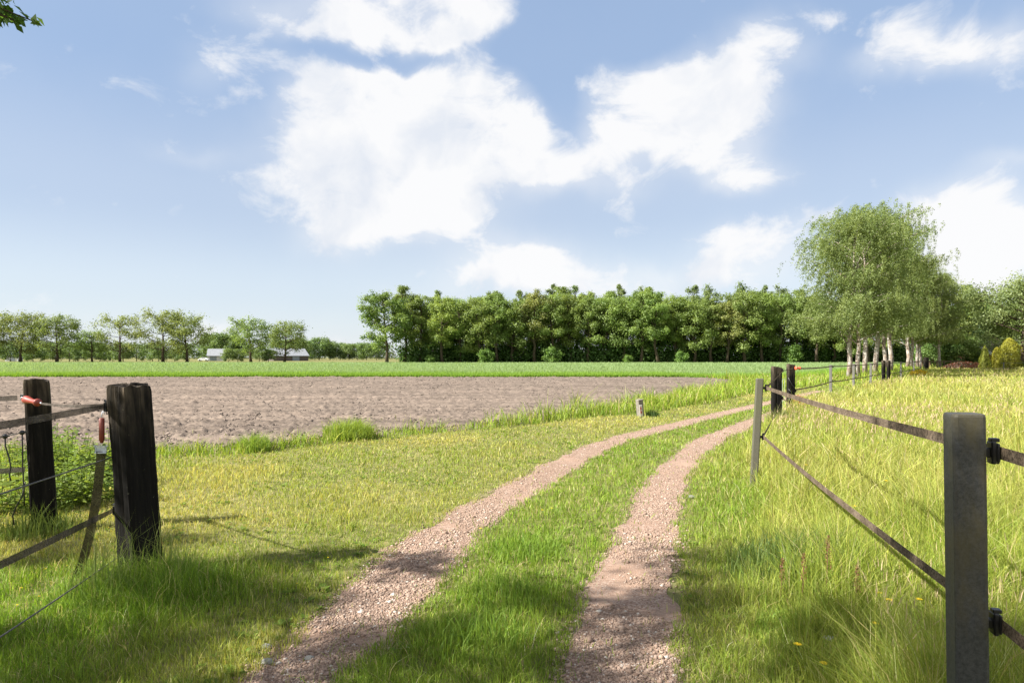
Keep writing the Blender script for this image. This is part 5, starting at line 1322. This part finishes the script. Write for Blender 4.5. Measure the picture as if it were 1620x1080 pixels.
# withered dock at the sleeper with the orange handle
def dock():
    V, F, C = spray(np.array([(.05, 0, .18), (.12, -.05, .32), (-.05, 0, .28), (.22, .0, .12), (.0, .05, .42), (.30, -.04, .10)]), np.full(6, .13), 26, .085, (.20, .07, .025), (.42, .20, .08), np.random.default_rng(4), .8, .2)
    o = link('withered_plant', np_mesh('withered_plant', V, F, 4, C), LEAF); o.location = (S2.x + .08, S2.y - .35, 0); tag(o, 'rusty brown withered plant at the foot of the sleeper with the orange handle', 'plant')
    mb = MB(); mb.tube([(0, 0, .06), (.12, .02, .10), (.26, -.02, .09), (.42, .03, .05)], [.05, .07, .06, .03], 7); mb.tube([(.1, 0, .1), (.2, .05, .2)], [.03, .012], 6)
    o = link('dead_branch', mb.mesh('dead_branch', True), m_plain('dead wood', (.10, .075, .05), (.24, .18, .13), 18, .9, .2)); o.location = (S2.x + .28, S2.y - .25, .0); tag(o, 'knobbly grey dead branch lying beside the rusty withered plant', 'branch')
dock()

def sorrel(label, px, py, h, seed, group='reddish sorrel stalks in the tall grass'):
    p = GR(px, py); rng = np.random.default_rng(seed); t = thing('sorrel', label, 'weed', tuple(p), group)
    mb = MB(); mb.tube([(0, 0, 0), (.01, 0, h * .5), (.02, .01, h)], .003, 5); link('stem', mb.mesh('sorrel_stem'), m_plain('brown stem', (.10, .06, .03), (.17, .11, .05), 40, .8, .2), t)
    z = rng.uniform(h * .55, h, 90); a = rng.uniform(0, 6.28, 90); r = .018 * (1.15 - z / h) + .006
    V, F, C = quads(np.stack([.015 + r * np.cos(a), r * np.sin(a), z], 1), unit(rng.normal(0, 1, (90, 3))), np.full(90, .011), .8, lerp((.12, .05, .025), (.26, .13, .06), rng.random(90)), rng)
    link('seed_head', np_mesh('sorrel_head', V, F, 4, C), LEAF, t)
for i, (px, py, h) in enumerate(((1306, 965, .46), (1268, 968, .36), (1234, 958, .30), (1352, 985, .34))):
    sorrel(['tallest dark sorrel stalk in the grass left of the lower fence tape', 'sorrel stalk just left of the tallest one', 'short sorrel stalk nearest the right track', 'sorrel stalk nearest the foreground post'][i], px, py, h, i)
YEL = m_plain('yellow petals', (.62, .44, .01), (.75, .56, .03), 60, .6, .2); WHT = m_plain('white petals', (.70, .70, .68), (.80, .80, .78), 60, .7, .2); STEMM = m_plain('green stem', (.06, .11, .02), (.11, .16, .035), 40, .7, .2)
def flower_proto(name, h, r, mat, petals, umbel=False):
    s = MB().tube([(0, 0, 0), (.01, 0, h * .55), (.0, .008, h)], .0022, 5).mesh('flower_stem')
    mb = MB()
    if umbel:
        rng = np.random.default_rng(8)
        for i in range(26):
            a = rng.uniform(0, 6.28); q = r * math.sqrt(rng.random()); mb.lathe([(-.003, .002), (0, .007), (.004, .006), (.006, .002)], (q * math.cos(a), q * math.sin(a), h + .006 * math.cos(q / r * 1.5)), (0, 0, 1), 6)
    else:
        for k in range(petals):
            a = 2 * math.pi * k / petals; c, s_ = math.cos(a), math.sin(a); w = r * .28
            mb.add([(0, 0, h), (c * r * .6 - s_ * w, s_ * r * .6 + c * w, h + .003), (c * r, s_ * r, h + .001), (c * r * .6 + s_ * w, s_ * r * .6 - c * w, h + .003)], [(0, 1, 2, 3)])
        mb.lathe([(-.004, r * .2), (.003, r * .32), (.006, r * .15)], (0, 0, h), (0, 0, 1), 8)
    return s, mb.mesh('flower_head')
FL = {}
def flower(kind, label, px, py, h, r, group, scale=1.0):
    p = GR(px, py) if py > 700 else GR(px, py)
    d = (EYE - h * scale) * FPX / (py - HOR); p = Vector(((px - 810) / FPX * d, d, 0))
    if kind not in FL:
        t = thing(kind, label, 'flower', tuple(p), group, (0, 0, px), scale)
        s, hd = flower_proto(kind, h, r, YEL if kind == 'yellow_flower' else WHT, 13, kind == 'white_yarrow'); link('stem', s, STEMM, t); link('flower_head', hd, YEL if kind == 'yellow_flower' else WHT, t); FL[kind] = t
    else: dup(FL[kind], tuple(p), label, px, scale, group)
tall = 'small yellow flower in the tall grass under the right fence tape'; low = 'low yellow flower in the mown grass by the left gate'; mid = 'tiny yellow flower in the grass between or beside the tracks'
for px, py in ((1236, 874), (1310, 878), (1321, 884), (1343, 894), (1350, 905), (1407, 948), (1390, 937), (1262, 1018), (1303, 1048), (1385, 985), (1460, 1012), (1454, 947), (1275, 735), (1390, 700), (1402, 760), (1352, 800)): flower('yellow_flower', tall, px, py, .16, .021, 'yellow flowers in the tall grass', 1.0 if py > 800 else 1.2)
for px, py in ((54, 884), (72, 899), (106, 894), (34, 929), (62, 942), (27, 956), (172, 834), (146, 852), (289, 820), (270, 808), (372, 857), (519, 881), (470, 922)): flower('yellow_flower', low, px, py, .16, .021, 'yellow flowers by the left gate', .35)
for px, py in ((858, 806), (873, 803), (760, 835), (660, 760), (790, 668), (1068, 643), (1122, 637)): flower('yellow_flower', mid, px, py, .16, .021, 'yellow flowers along the tracks', .55)
flower('white_yarrow', 'white flat-topped flower head low in the grass left of the foreground post', 1312, 1010, .10, .034, None)
STN = m_plain('pale stone', (.14, .14, .125), (.25, .245, .225), 25, .85, .3)
def stone(label, px, py, s, seed):
    rng = np.random.default_rng(seed); u = [(math.cos(a) * math.cos(e), math.sin(a) * math.cos(e), math.sin(e)) for e in (-.6, .1, .75) for a in np.linspace(0, 6.28, 8)[:-1]] + [(0, 0, 1), (0, 0, -1)]
    v = [Vector((x * s * rng.uniform(.8, 1.2), y * s * .75 * rng.uniform(.8, 1.2), z * s * .55 + s * .3)) for x, y, z in u]; f = []
    for r_ in range(2):
        for i in range(7): f.append((r_ * 7 + i, r_ * 7 + (i + 1) % 7, r_ * 7 + 7 + (i + 1) % 7, r_ * 7 + 7 + i))
    for i in range(7): f += [(14 + i, 14 + (i + 1) % 7, 21), ((i + 1) % 7, i, 22)]
    me = bpy.data.meshes.new('stone'); me.from_pydata(v, [], f); me.update(); o = link('stone', me, STN); o.location = GR(px, py); tag(o, label, 'stone')
stone('pale greenish stone at the bottom left edge of the left track', 423, 1050, .036, 1); stone('mauve grey stone in the shade on the left track', 489, 1043, .026, 2); stone('flat white stone at the right track\'s edge below the olive post', 1094, 788, .045, 3); stone('light stone half in the grass left of the pale greenish one', 421, 1024, .028, 4)
